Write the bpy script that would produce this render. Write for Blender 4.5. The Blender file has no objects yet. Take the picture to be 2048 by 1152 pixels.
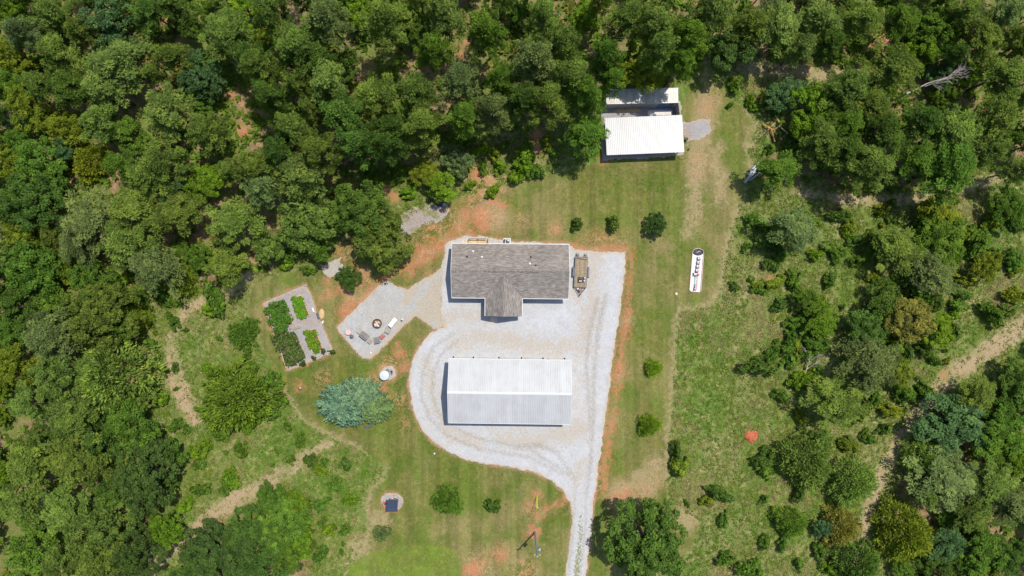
import bpy, bmesh, math, random
import numpy as np
from mathutils import Vector, Matrix

# ------------------------------------------------------------------ scene, camera, light
scene = bpy.context.scene
COL = scene.collection
H = 120.0                       # flying height of the camera
S = 180.0 / 2048.0              # metres per photo pixel on the ground

def P(px, py, h=0.0):
    """ground position (metres) of something seen at a photo pixel and standing at height h"""
    k = S * (H - h) / H
    return ((px - 1024) * k, (576 - py) * k)

cam_d = bpy.data.cameras.new('camera')
cam_d.sensor_width = 36; cam_d.lens = 24; cam_d.clip_end = 3000; cam_d.clip_start = 0.5
cam = bpy.data.objects.new('camera', cam_d); COL.objects.link(cam)
cam.location = (0, 0, H)
scene.camera = cam

SUN_EL = math.radians(68); SUN_AZ = math.radians(43)
world = bpy.data.worlds.new('World'); scene.world = world; world.use_nodes = True
wn = world.node_tree.nodes; wl = world.node_tree.links
sky = wn.new('ShaderNodeTexSky'); sky.sky_type = 'NISHITA'; sky.sun_disc = False
sky.sun_elevation = SUN_EL; sky.sun_rotation = SUN_AZ
wl.new(sky.outputs[0], wn['Background'].inputs[0]); wn['Background'].inputs[1].default_value = 0.15
sun_d = bpy.data.lights.new('sun', 'SUN'); sun_d.energy = 4.5; sun_d.angle = math.radians(0.55); sun_d.color = (1, .945, .855)
sun = bpy.data.objects.new('sun', sun_d); COL.objects.link(sun)
sv = Vector((math.sin(SUN_AZ) * math.cos(SUN_EL), math.cos(SUN_AZ) * math.cos(SUN_EL), math.sin(SUN_EL)))
sun.rotation_euler = sv.to_track_quat('Z', 'Y').to_euler(); sun.location = (30, 30, 100)
scene.view_settings.view_transform = 'Standard'; scene.view_settings.look = 'None'
scene.view_settings.exposure = 0.32; scene.view_settings.gamma = 1.0
scene.render.engine = 'CYCLES'
scene.cycles.max_bounces = 4; scene.cycles.diffuse_bounces = 3; scene.cycles.transmission_bounces = 2
scene.cycles.use_adaptive_sampling = True; scene.cycles.adaptive_threshold = 0.02
scene.cycles.use_denoising = True; scene.cycles.caustics_reflective = False; scene.cycles.caustics_refractive = False

rng = np.random.default_rng(7); random.seed(7)

# ------------------------------------------------------------------ helpers
def vnoise(x, y, seed=0):
    x = np.asarray(x, float); y = np.asarray(y, float)
    xi = np.floor(x).astype(np.int64); yi = np.floor(y).astype(np.int64)
    fx = x - xi; fy = y - yi
    fx = fx * fx * (3 - 2 * fx); fy = fy * fy * (3 - 2 * fy)
    def hh(a, b):
        n = (a * 374761393 + b * 668265263 + seed * 974711) & 0xffffffff
        n = ((n ^ (n >> 13)) * 1274126177) & 0xffffffff
        return ((n ^ (n >> 16)) & 0xffff) / 65535.0
    a = hh(xi, yi); b = hh(xi + 1, yi); c = hh(xi, yi + 1); d = hh(xi + 1, yi + 1)
    return (a * (1 - fx) + b * fx) * (1 - fy) + (c * (1 - fx) + d * fx) * fy
def fbm(x, y, seed=0, octs=4):
    t = 0; a = .5; n = 0
    for o in range(octs):
        t = t + a * vnoise(x * 2 ** o, y * 2 ** o, seed + o * 17); n += a; a *= .55
    return t / n * 2 - 1

def sdf(poly, X, Y):
    """signed distance in metres to a polygon given in photo pixels (negative inside)"""
    pts = np.array([P(*p) for p in poly]); d = np.full(X.shape, 1e9); inside = np.zeros(X.shape, bool)
    for i in range(len(pts)):
        ax, ay = pts[i]; bx, by = pts[(i + 1) % len(pts)]
        ex, ey = bx - ax, by - ay; wx = X - ax; wy = Y - ay
        t = np.clip((wx * ex + wy * ey) / (ex * ex + ey * ey + 1e-9), 0, 1)
        d = np.minimum(d, (wx - t * ex) ** 2 + (wy - t * ey) ** 2)
        if abs(by - ay) > 1e-9:
            c = ((ay > Y) != (by > Y)) & (X < (bx - ax) * (Y - ay) / (by - ay) + ax)
            inside ^= c
    d = np.sqrt(d)
    return np.where(inside, -d, d)
def sline(pts, widths, X, Y):
    """distance to a polyline in photo pixels with a width (pixels) for each point"""
    w = widths if isinstance(widths, (list, tuple)) else [widths] * len(pts)
    q = np.array([P(*p) for p in pts]); d = np.full(X.shape, 1e9)
    for i in range(len(q) - 1):
        ax, ay = q[i]; bx, by = q[i + 1]; ex, ey = bx - ax, by - ay
        t = np.clip(((X - ax) * ex + (Y - ay) * ey) / (ex * ex + ey * ey + 1e-9), 0, 1)
        d = np.minimum(d, np.hypot(X - ax - t * ex, Y - ay - t * ey) - S * .5 * (w[i] * (1 - t) + w[i + 1] * t))
    return d
def scirc(cs, X, Y):
    d = np.full(X.shape, 1e9)
    for (px, py, r) in cs:
        x, y = P(px, py); d = np.minimum(d, np.hypot(X - x, Y - y) - r * S)
    return d

def mesh_np(name, V, F, attrs=None, colors=None, mat=None, smooth=False):
    V = np.ascontiguousarray(V, np.float32); F = np.ascontiguousarray(F, np.int32); k = F.shape[1]; n = len(F)
    me = bpy.data.meshes.new(name)
    me.vertices.add(len(V)); me.vertices.foreach_set('co', V.ravel())
    me.loops.add(n * k); me.loops.foreach_set('vertex_index', F.ravel())
    me.polygons.add(n); me.polygons.foreach_set('loop_start', np.arange(0, n * k, k, dtype=np.int32))
    me.polygons.foreach_set('loop_total', np.full(n, k, np.int32))
    if smooth: me.polygons.foreach_set('use_smooth', np.ones(n, bool))
    me.update(calc_edges=True)
    for a, v in (attrs or {}).items():
        me.attributes.new(a, 'FLOAT', 'POINT').data.foreach_set('value', np.ascontiguousarray(v, np.float32).ravel())
    for a, v in (colors or {}).items():
        c4 = np.ones((len(V), 4), np.float32); c4[:, :3] = v
        me.attributes.new(a, 'FLOAT_COLOR', 'POINT').data.foreach_set('color', c4.ravel())
    if mat: me.materials.append(mat)
    return me
def link(name, me, parent=None):
    o = bpy.data.objects.new(name, me); COL.objects.link(o)
    if parent is not None: o.parent = parent
    return o
def tag(o, label=None, cat=None, group=None, kind=None):
    if label: o['label'] = label
    if cat: o['category'] = cat
    if group: o['group'] = group
    if kind: o['kind'] = kind
    return o
def thing(name, label, cat, loc=(0, 0, 0), rz=0, group=None):
    o = bpy.data.objects.new(name, None); COL.objects.link(o); o.empty_display_size = .3
    o.location = loc; o.rotation_euler = (0, 0, rz)
    return tag(o, label, cat, group)

class MB:
    """collects boxes, tubes, prisms into one mesh"""
    def __init__(s): s.v = []; s.f = []
    def add(s, v, f):
        b = len(s.v); s.v += [tuple(p) for p in v]; s.f += [tuple(i + b for i in q) for q in f]; return s
    def box(s, c, d, rz=0, M=None):
        x, y, z = [q / 2 for q in d]
        v = [Vector((a * x, b * y, e * z)) for e in (-1, 1) for b in (-1, 1) for a in (-1, 1)]
        R = M if M is not None else Matrix.Rotation(rz, 3, 'Z')
        v = [R @ p + Vector(c) for p in v]
        return s.add(v, [(0, 2, 3, 1), (4, 5, 7, 6), (0, 1, 5, 4), (2, 6, 7, 3), (0, 4, 6, 2), (1, 3, 7, 5)])
    def tube(s, pts, r, n=8, cap=True):
        pts = [Vector(p) for p in pts]; rs = r if isinstance(r, (list, tuple)) else [r] * len(pts); rings = []
        v = []; f = []
        for i, p in enumerate(pts):
            t = (pts[min(i + 1, len(pts) - 1)] - pts[max(i - 1, 0)]).normalized()
            a = t.cross(Vector((0, 0, 1))) if abs(t.z) < .9 else t.cross(Vector((1, 0, 0)))
            a.normalize(); b = t.cross(a)
            v += [p + (a * math.cos(k * 2 * math.pi / n) + b * math.sin(k * 2 * math.pi / n)) * rs[i] for k in range(n)]
        for i in range(len(pts) - 1):
            for k in range(n):
                f.append((i * n + k, i * n + (k + 1) % n, (i + 1) * n + (k + 1) % n, (i + 1) * n + k))
        if cap: f += [tuple(range(n))[::-1], tuple(range((len(pts) - 1) * n, len(pts) * n))]
        return s.add(v, f)
    def lathe(s, prof, n=24, c=(0, 0, 0)):
        v = []; f = []
        for (r, z) in prof:
            v += [(c[0] + r * math.cos(k * 2 * math.pi / n), c[1] + r * math.sin(k * 2 * math.pi / n), c[2] + z) for k in range(n)]
        for i in range(len(prof) - 1):
            for k in range(n): f.append((i * n + k, i * n + (k + 1) % n, (i + 1) * n + (k + 1) % n, (i + 1) * n + k))
        f += [tuple(range(n))[::-1], tuple(range((len(prof) - 1) * n, len(prof) * n))]
        return s.add(v, f)
    def slab(s, quad, th):
        """a polygon of 3-D points (counter-clockwise from above) thickened downwards"""
        n = len(quad); v = [Vector(p) for p in quad] + [Vector(p) - Vector((0, 0, th)) for p in quad]
        f = [tuple(range(n)), tuple(range(n, 2 * n))[::-1]] + [(i, i + n, (i + 1) % n + n, (i + 1) % n) for i in range(n)]
        return s.add(v, f)
    def build(s, name, mat, parent=None, smooth=False, bevel=0):
        me = bpy.data.meshes.new(name); me.from_pydata(s.v, [], s.f); me.materials.append(mat)
        bm = bmesh.new(); bm.from_mesh(me); bmesh.ops.recalc_face_normals(bm, faces=bm.faces)
        if bevel: bmesh.ops.bevel(bm, geom=bm.edges[:], offset=bevel, segments=2, affect='EDGES', profile=.6)
        bm.to_mesh(me); bm.free()
        if smooth: me.shade_smooth()
        return link(name, me, parent)

# ------------------------------------------------------------------ node helper
class NT:
    def __init__(s, name):
        s.m = bpy.data.materials.new(name); s.m.use_nodes = True; s.t = s.m.node_tree; s.n = s.t.nodes; s.l = s.t.links
        s.b = s.n['Principled BSDF']; s._pos = None
    def inp(s, sock, v):
        if hasattr(v, 'node'): s.l.new(v, sock)
        else:
            if isinstance(v, (tuple, list)) and len(v) == 3 and sock.type == 'RGBA': v = (*v, 1)
            sock.default_value = v
    def pos(s):
        if s._pos is None:
            s._pos = s.map(s.raw(), (1, 1, 1), (.61, .37, .83), (3.3, 7.7, 1.9))
        return s._pos
    def raw(s): return s.n.new('ShaderNodeNewGeometry').outputs['Position']
    def obj(s): return s.n.new('ShaderNodeTexCoord').outputs['Object']
    def map(s, vec, scale=(1, 1, 1), rot=(0, 0, 0), loc=(0, 0, 0)):
        n = s.n.new('ShaderNodeMapping'); s.inp(n.inputs[0], vec); n.inputs['Location'].default_value = loc; n.inputs['Scale'].default_value = scale; n.inputs['Rotation'].default_value = rot
        return n.outputs[0]
    def noise(s, scale, detail=3, rough=.55, vec=None, dist=0):
        n = s.n.new('ShaderNodeTexNoise'); s.inp(n.inputs['Vector'], vec or s.pos()); n.inputs['Scale'].default_value = scale
        n.inputs['Detail'].default_value = detail; n.inputs['Roughness'].default_value = rough; n.inputs['Distortion'].default_value = dist
        return n.outputs[0]
    def attr(s, name, out='Fac'):
        n = s.n.new('ShaderNodeAttribute'); n.attribute_name = name; return n.outputs[out]
    def math(s, op, a, b=0, c=None, clamp=False):
        n = s.n.new('ShaderNodeMath'); n.operation = op; n.use_clamp = clamp; s.inp(n.inputs[0], a); s.inp(n.inputs[1], b)
        if c is not None: s.inp(n.inputs[2], c)
        return n.outputs[0]
    def rng(s, v, a, b, c=0.0, d=1.0, smooth=False):
        n = s.n.new('ShaderNodeMapRange'); n.clamp = True
        if smooth: n.interpolation_type = 'SMOOTHSTEP'
        s.inp(n.inputs[0], v)
        for i, q in enumerate((a, b, c, d)): n.inputs[i + 1].default_value = q
        return n.outputs[0]
    def mix(s, f, a, b, mode='MIX'):
        n = s.n.new('ShaderNodeMix'); n.data_type = 'RGBA'; n.blend_type = mode; s.inp(n.inputs[0], f); s.inp(n.inputs[6], a); s.inp(n.inputs[7], b)
        return n.outputs[2]
    def mul(s, c, v):
        n = s.n.new('ShaderNodeVectorMath'); n.operation = 'SCALE'; s.inp(n.inputs[0], c); s.inp(n.inputs['Scale'], v); return n.outputs[0]
    def bump(s, h, strength=.3, dist=.1):
        n = s.n.new('ShaderNodeBump'); n.inputs['Strength'].default_value = strength; n.inputs['Distance'].default_value = dist
        s.l.new(h, n.inputs['Height']); s.l.new(n.outputs[0], s.b.inputs['Normal'])
    def out(s, col, rough=.8, spec=.3, metal=0):
        s.inp(s.b.inputs['Base Color'], col); s.inp(s.b.inputs['Roughness'], rough); s.inp(s.b.inputs['Specular IOR Level'], spec); s.inp(s.b.inputs['Metallic'], metal)
        return s.m

def plain(name, col, rough=.7, spec=.3, metal=0, var=.18, scale=2.5):
    """a painted or natural surface with soft wear"""
    t = NT(name); n = t.noise(scale, 4, .6, t.obj()); f = t.noise(scale * 9, 2, .6, t.obj())
    v = t.math('ADD', t.rng(n, .3, .7, 1 - var, 1 + var), t.rng(f, .3, .7, -var * .4, var * .4))
    v = t.math('MULTIPLY', v, t.rng(t.n.new('ShaderNodeObjectInfo').outputs['Random'], 0, 1, 1 - var * .6, 1 + var * .6))
    return t.out(t.mul(col, v), rough, spec, metal)

M = {}
M['white'] = plain('white_paint', (.52, .52, .51), .55, .25, 0, .06)
M['siding'] = plain('grey_white_siding', (.5, .5, .49), .6, .3, 0, .06)
M['dark'] = plain('black_metal', (.02, .02, .022), .5, .4, 0, .3)
M['darkwood'] = plain('dark_stained_wood', (.1, .05, .028), .7, .3, 0, .3)
M['timber'] = plain('sawn_timber', (.52, .36, .2), .7, .2, 0, .2)
M['paletimber'] = plain('pale_weathered_timber', (.5, .42, .33), .8, .2, 0, .2)
M['oldtimber'] = plain('grey_brown_planks', (.25, .195, .13), .85, .2, 0, .3, 4)
M['concrete'] = plain('concrete', (.5, .48, .45), .9, .2, 0, .12, 1.2)
M['glass'] = plain('window_glass', (.03, .04, .05), .08, .6, 0, .05)
M['galv'] = plain('galvanised_steel', (.27, .28, .3), .5, .4, .3, .15)
M['steel'] = plain('dark_blue_grey_steel', (.06, .07, .09), .5, .4, .3, .25)
M['rubber'] = plain('black_rubber', (.018, .018, .02), .85, .2, 0, .3)
M['orange'] = plain('orange_plastic', (.32, .1, .045), .6, .4, 0, .15)
M['navy'] = plain('navy_metal_roof', (.02, .03, .062), .45, .45, .1, .2)
M['red'] = plain('red_rubber', (.5, .03, .04), .5, .4, 0, .15)
M['redchair'] = plain('faded_red_fabric', (.42, .1, .09), .8, .2, 0, .2, 6)
M['greycloth'] = plain('grey_woven_cushion', (.17, .16, .16), .9, .1, 0, .18, 9)
M['wicker'] = plain('grey_tan_wicker', (.26, .235, .2), .85, .2, 0, .2, 12)
M['pinkstone'] = plain('pinkish_ceramic', (.42, .29, .27), .7, .3, 0, .25, 5)
M['tank'] = plain('pale_blue_tank_plastic', (.42, .47, .5), .45, .4, 0, .05)
M['yellow'] = plain('yellow_plastic', (.75, .6, .02), .5, .4, 0, .05)
M['rust'] = plain('ochre_rusted_paint', (.36, .22, .05), .75, .3, 0, .35, 4)
M['rustdark'] = plain('dark_rusty_iron', (.07, .05, .04), .8, .3, 0, .35, 4)
M['tarp'] = plain('blue_tarpaulin', (.02, .1, .3), .45, .4, 0, .2, 3)
M['polewood'] = plain('grey_weathered_pole', (.24, .22, .2), .85, .2, 0, .2, 2)
M['bark'] = plain('pine_bark', (.11, .085, .068), .9, .15, 0, .3, 3)
M['deadwood'] = plain('bleached_dead_wood', (.34, .29, .27), .9, .15, 0, .25, 3)
M['stone'] = plain('pale_stone', (.55, .45, .36), .9, .2, 0, .2, 4)
M['ash'] = plain('pale_ash_and_logs', (.5, .42, .36), .95, .1, 0, .3, 6)
M['soil'] = plain('brown_garden_soil', (.13, .085, .06), .95, .1, 0, .3, 5)
M['wire'] = plain('aluminium_cable', (.3, .3, .3), .5, .4, .4, .1)
M['claymound'] = plain('red_clay_heap', (.33, .1, .05), .95, .1, 0, .25, 3)

def mat_roofmetal(name, base, dirt, amount):
    t = NT(name); o = t.obj()
    n = t.noise(.5, 5, .6, t.map(t.raw(), (1, 1, 1), (.5, .4, .2))); st = t.noise(1.0, 3, .6, t.map(t.raw(), (2.2, .25, 1), (0, 0, .01), (0, 0, 3.37)))
    f = t.math('MULTIPLY', t.rng(n, .42, .75), amount); f2 = t.math('MULTIPLY', t.rng(st, .5, .8), amount * .7)
    c = t.mix(t.math('ADD', f, f2, clamp=True), base, dirt)
    pv = t.n.new('ShaderNodeObjectInfo').outputs['Random']
    c = t.mul(c, t.rng(pv, 0, 1, .95, 1.03))
    return t.out(c, .4, .42, 0)
M['whitepanel'] = mat_roofmetal('white_roof_sheet', (.41, .413, .415), (.31, .305, .29), .45)
M['whitepanel2'] = mat_roofmetal('bright_white_roof_sheet', (.35, .353, .356), (.29, .286, .275), .4)
M['containersheet'] = mat_roofmetal('grey_beige_container_steel', (.38, .365, .33), (.2, .16, .12), .7)
def mat_shingle(name, swap):
    t = NT(name); o = t.obj()
    v = t.map(o, (1, 1, 1), (0, 0, math.pi / 2 if swap else 0))
    b = t.n.new('ShaderNodeTexBrick'); t.inp(b.inputs['Vector'], v)
    b.inputs['Scale'].default_value = 1.0; b.inputs['Brick Width'].default_value = .6; b.inputs['Row Height'].default_value = .17
    b.inputs['Mortar Size'].default_value = .012; b.inputs['Bias'].default_value = 0.0; b.offset = .37
    b.inputs['Color1'].default_value = (.145, .127, .112, 1); b.inputs['Color2'].default_value = (.245, .218, .193, 1); b.inputs['Mortar'].default_value = (.13, .115, .105, 1)
    st = t.noise(1.0, 3, .6, t.map(v, (1.4, 6.0, 1))); st2 = t.noise(.25, 3, .5, o)
    c = t.mul(b.outputs[0], t.math('MULTIPLY', t.rng(st, .3, .7, .78, 1.22), t.rng(st2, .3, .7, .9, 1.1)))
    t.bump(b.outputs['Fac'], .25, .02)
    return t.out(c, .9, .2)
M['shingle'] = mat_shingle('grey_brown_shingles', False); M['shingle2'] = mat_shingle('grey_brown_shingles_cross', True)

# foliage: object colour x leaf tone, with a little light coming through the leaves
def mat_leaf(name, src):
    t = NT(name)
    if src == 'object': col = t.n.new('ShaderNodeObjectInfo').outputs['Color']
    else: col = t.attr(src, 'Color')
    tone = t.attr('tone')
    c = t.mul(col, t.rng(tone, 0, 1, .55, 1.5))
    warm = t.mix(t.rng(tone, .55, 1.0, 0, .3), c, t.mix(1.0, c, (1.5, 1.12, .6), 'MULTIPLY'))
    df = t.n.new('ShaderNodeBsdfDiffuse'); t.inp(df.inputs[0], warm); t.n.remove(t.b)
    tr = t.n.new('ShaderNodeBsdfTranslucent'); t.inp(tr.inputs[0], t.mix(1.0, warm, (1.25, 1.4, .4), 'MULTIPLY'))
    ms = t.n.new('ShaderNodeMixShader'); ms.inputs[0].default_value = .42
    t.l.new(df.outputs[0], ms.inputs[1]); t.l.new(tr.outputs[0], ms.inputs[2]); t.l.new(ms.outputs[0], t.n['Material Output'].inputs[0])
    return t.m
M['leaf'] = mat_leaf('tree_foliage', 'object'); M['tuft'] = mat_leaf('low_vegetation', 'tint')

# ------------------------------------------------------------------ traced outlines (photo pixels on the ground)
LAWN = [(497,600),(505,572),(560,548),(625,535),(650,505),(690,480),(780,470),(830,430),(880,410),(925,395),(985,385),(1080,352),(1180,330),(1215,325),
        (1290,318),(1365,305),(1368,200),(1395,150),(1410,120),(1425,140),(1450,185),(1495,225),(1510,258),(1490,300),(1500,340),(1488,380),(1470,430),(1452,480),(1445,540),
        (1438,585),(1420,608),(1388,617),(1356,620),(1350,660),(1346,750),(1338,850),(1330,960),(1335,1005),(1400,1045),(1380,1100),(1290,1152),(1280,1240),(690,1240),(690,1152),
        (720,1110),(738,1070),(733,1010),(745,975),(775,960),(772,935),(720,895),(665,872),(612,842),(580,802),(556,772),(540,722),(500,640)]
DRIVE = [(889,492),(897,482),(925,473),(960,471),(990,477),(1025,483),(1138,486),(1150,497),(1165,500),(1192,503),(1252,503),(1251,535),(1245,590),(1236,650),(1226,720),(1216,800),
         (1207,870),(1198,930),(1194,968),(1188,1000),(1184,1060),(1176,1120),(1172,1156),(1168,1240),(1122,1240),(1130,1152),(1138,1090),(1144,1040),(1141,1008),(1128,985),(1100,960),(1060,942),(1000,932),
         (950,925),(902,908),(866,886),(840,856),(823,815),(816,770),(822,730),(838,692),(862,665),(890,652),(880,625),(882,575),(884,530)]
PATIO = [(672,653),(690,637),(725,602),(758,571),(775,559),(790,570),(815,577),(850,556),(885,535),(900,560),(895,650),(868,660),(850,645),(831,631),(800,660),(765,697),(742,719),(724,716),(706,697),(676,662)]
GARDEN = [(524,606),(566,586),(610,569),(622,586),(640,640),(666,698),(656,710),(620,724),(574,743),(566,715),(553,680),(543,657)]
FORESTA = [(-120,-120),(2170,-120),(2170,290),(1960,345),(1830,380),(1720,390),(1640,362),(1560,372),(1512,350),(1525,300),(1562,300),(1562,250),(1525,220),(1522,190),(1600,165),(1690,160),
           (1690,128),(1560,118),(1440,128),(1425,95),(1400,110),(1385,160),(1240,165),(1205,185),(1120,225),(1060,262),(950,262),(840,275),(790,305),(700,335),(685,385),(640,500),(560,540),
           (480,560),(380,588),(300,620),(265,660),(305,740),(300,830),(330,870),(365,920),(330,1000),(290,1060),(250,1270),(-120,1270)]
FORESTB = [(300,1270),(370,1120),(480,1040),(550,975),(620,990),(632,1080),(590,1270)]
FORESTC = [(2170,660),(2050,710),(1995,765),(1885,805),(1862,880),(1800,915),(1782,1010),(1765,1070),(1800,1130),(1785,1270),(2170,1270)]
CLAYL = [([(1262,497),(1263,540),(1258,600),(1256,630),(1249,655),(1243,700),(1238,745),(1231,800),(1222,850),(1215,900),(1207,945),(1200,1000)], [6,6,6,14,15,9,20,6,8,14,16,5]),
         ([(1132,985),(1128,1000),(1108,1010),(1080,1030),(1068,1060)], [5,9,8,8,8]),
         ([(780,548),(745,580),(715,610),(690,635)], [14,12,12,16]), ([(905,468),(870,500),(840,520),(800,545)], [10,20,16,10]),
         ([(735,762),(760,772),(775,790)], [10,12,6]), ([(1145,492),(1180,500),(1230,495),(1262,500)], [9,6,8,6])]
CLAYC = [(1068,1063,13),(1074,988,8),(930,430,12),(920,455,10),(940,470,8),(965,455,9),(1000,410,6),(965,385,8),(955,350,13),(980,362,9),(960,432,17),(985,400,7),(1112,460,6),(1075,270,8),(1072,300,9),(850,510,17),(820,545,11),(700,610,9),(690,622,9),
         (800,705,8),(810,735,7),(745,757,9),(795,690,5),(945,1142,17),(1005,1110,7),(1235,998,8),(1250,985,6),(1208,975,6),(460,190,7),(485,262,14),(330,45,14),(170,75,9),(930,82,10),(922,110,9),
         (1100,12,8),(1050,45,8),(1395,14,9),(1470,42,9),(1770,75,18),(1750,95,12),(1600,440,8),(1540,560,8),(700,382,14),(770,378,14),(790,395,9),(1890,750,7),(640,600,5),(660,590,5),(1080,560,1),
         (1060,1008,3),(1140,560,1),(600,772,7),(655,560,6),(1205,322,7),(690,575,14),(720,545,14),(700,600,13),(860,440,5)]
SANDL = [([(1412,105),(1410,160),(1440,205)], [10,10,10]), ([(1405,200),(1412,245),(1398,300),(1392,360),(1388,430),(1375,470)], [34,44,40,34,28,16]),
         ([(1440,290),(1425,330),(1445,350),(1440,400)], [20,22,20,26]), ([(1495,225),(1512,250),(1520,270)], [9,9,14]),
         ([(1475,415),(1458,470),(1447,530),(1440,580),(1425,603),(1390,614),(1358,618),(1350,660),(1346,740),(1338,850),(1330,950)], [5,5,7,9,9,8,6,7,9,9,14]),
         ([(770,935),(742,978),(735,1010),(738,1075)], [7,7,8,10]), ([(556,772),(580,802),(612,842),(665,872),(720,895)], [6,7,7,6,7])]
SANDC = [(1290,965,30),(1245,990,30),(1310,930,20),(1540,255,18),(1500,290,14),(1370,1040,24),(760,1045,22),(720,1090,22),(985,430,30),(1500,260,8),(1820,20,4),(1730,700,8),(1500,330,8)]
TRACKL = [([(2080,628),(1990,692),(1900,752),(1850,812),(1805,872),(1768,940),(1742,1010),(1722,1080),(1715,1170)], [42,38,34,30,30,26,26,24,24]),
          ([(270,1180),(330,1110),(400,1050),(460,1005),(540,965),(610,915),(660,885)], [24,26,30,36,30,24,14]),
          ([(500,545),(440,590),(370,620),(340,680),(350,760),(390,840)], [30,24,20,16,40,30]), ([(1480,135),(1560,140),(1690,150),(1750,120)], [22,30,24,20]),
          ([(2060,330),(1960,370),(1820,400),(1690,400),(1600,385)], [18,18,20,22,16])]
LIME = [(690,1160),(700,1128),(730,1108),(790,1092),(860,1090),(905,1098),(920,1120),(922,1160),(910,1240),(690,1240)]

# ------------------------------------------------------------------ ground
fx = np.arange(-105, 105.01, .45); fy = np.arange(-66, 66.01, .45)
far = np.array([130, 170, 240, 350, 500, 800.])
gx = np.concatenate([-far[::-1], fx, far]); gy = np.concatenate([-far[::-1] , fy, far])
GX, GY = np.meshgrid(gx, gy)
d_forest = np.minimum(np.minimum(sdf(FORESTA, GX, GY), sdf(FORESTB, GX, GY)), sdf(FORESTC, GX, GY))
d_forest = np.where((np.abs(GX) > 104) | (np.abs(GY) > 65), -5, d_forest)
d_lawn = sdf(LAWN, GX, GY)
def mins(L, X, Y): return np.minimum.reduce([sline(p, w, X, Y) for p, w in L])
d_clay = np.minimum(mins(CLAYL, GX, GY), scirc(CLAYC, GX, GY))
d_sand = np.minimum(mins(SANDL, GX, GY), scirc(SANDC, GX, GY))
d_track = mins(TRACKL, GX, GY)
d_drive = np.minimum.reduce([sdf(DRIVE, GX, GY), sdf(PATIO, GX, GY) + .1, sdf(GARDEN, GX, GY) , scirc([(776,746,16),(783,1003,20)], GX, GY)])
d_lime = sdf(LIME, GX, GY)
MOTT = [(1200,488,30),(1235,490,20),(1160,492,14),(870,470,34),(845,500,34),(905,440,28),(960,400,40),(975,440,34),(965,350,34),(930,460,30),(1000,370,26),(930,300,22),(1060,290,26),(1090,300,24),(1080,275,24),(780,735,28),(760,770,22),(800,715,22),(715,590,34),(690,620,24),(735,560,24),(660,585,20),(1240,990,30),(1290,990,26),(1320,960,20),(960,1130,30),(1000,1110,24),(1050,1145,30),(1065,1020,20),(800,800,18),(808,850,14),(845,690,10),(1110,455,14),(1005,415,20),(1040,440,16),(645,760,20),(560,770,12),(870,560,26),(690,500,26),(1390,330,26),(1420,210,24),(1240,560,14),(1250,640,18),(1240,740,16),(1225,850,14)]
d_mott = scirc(MOTT, GX, GY)
ny, nx = GX.shape
V = np.stack([GX, GY, np.zeros_like(GX)], -1).reshape(-1, 3)
I = np.arange(nx * ny).reshape(ny, nx)
F = np.stack([I[:-1, :-1], I[:-1, 1:], I[1:, 1:], I[1:, :-1]], -1).reshape(-1, 4)

t = NT('ground_cover')
n1 = t.noise(.07, 4, .6); n2 = t.noise(.35, 4, .6); n3 = t.noise(1.3, 4, .65); n4 = t.noise(5.5, 3, .7); n5 = t.noise(.18, 3, .6, t.map(t.pos(), (1, 1, 1), (0, 0, 1.0), (9, 4, 2)))
edge = t.math('ADD', t.rng(n3, .25, .75, -1, 1), t.rng(n4, .25, .75, -.6, .6))
def mask(attr, amp, soft, off=0.0):
    v = t.math('ADD', t.attr(attr), t.math('MULTIPLY', edge, amp)); return t.rng(v, soft + off, -soft + off, 0, 1, True)
# overgrown meadow
mead = t.mix(t.rng(n2, .35, .65), (.066, .122, .017), (.108, .156, .026)); mead = t.mix(t.rng(n1, .45, .6, 0, .6), mead, (.165, .16, .06))
mead = t.mix(t.math('MULTIPLY', t.rng(n3, .46, .66), t.rng(n2, .42, .62, .1, 1)), mead, (.26, .205, .11))
mead = t.mix(t.rng(n4, .45, .8, 0, .55), mead, (.09, .13, .03))
# forest floor
flo = t.mix(t.rng(n3, .35, .65), (.14, .095, .05), (.23, .16, .085))
flo = t.mix(t.rng(n2, .62, .72), flo, (.32, .17, .1)); flo = t.mix(t.rng(n5, .42, .56, 0, .85), flo, (.1, .13, .028))
c = t.mix(mask('d_forest', 1.6, .8), mead, flo)
trk = t.mix(t.rng(n3, .4, .65), (.32, .235, .145), (.26, .195, .115)); trk = t.mix(t.rng(n2, .5, .68, 0, .75), trk, (.13, .15, .045))
c = t.mix(t.math('MULTIPLY', mask('d_track', 1.3, .5), .92), c, trk)
# mown lawn
law = t.mix(t.rng(n2, .36, .64), (.122, .12, .028), (.07, .098, .015)); law = t.mix(t.rng(n1, .4, .62), law, (.165, .145, .054))
law = t.mix(t.rng(n3, .5, .75, 0, .6), law, (.18, .145, .07)); law = t.mix(t.rng(n5, .46, .62, 0, .75), law, (.074, .112, .015))
stripe = t.noise(1.0, 2, .5, t.map(t.raw(), (.85, .05, 1), (.3, .2, .06), (1.3, 2.1, .7)))
law = t.mul(law, t.rng(stripe, .35, .65, .84, 1.15))
c = t.mix(mask('d_lawn', .35, .15), c, law)
lim = t.mix(t.rng(n2, .4, .6), (.118, .172, .02), (.1, .138, .022)); lim = t.mix(t.rng(n3, .5, .75, 0, .6), lim, (.15, .16, .045)); c = t.mix(t.math('MULTIPLY', mask('d_lime', .35, .25), t.rng(n5, .35, .6, .55, .95)), c, lim)
san = t.mix(t.rng(n3, .35, .65), (.31, .23, .135), (.235, .19, .095)); c = t.mix(t.math('MULTIPLY', mask('d_sand', 1.5, .9), t.rng(n4, .3, .7, .55, .95)), c, san)
cla = t.mix(t.rng(n3, .35, .65), (.345, .12, .055), (.36, .165, .092)); cla = t.mix(t.rng(n2, .35, .65, 0, .35), cla, (.31, .2, .12))
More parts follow.
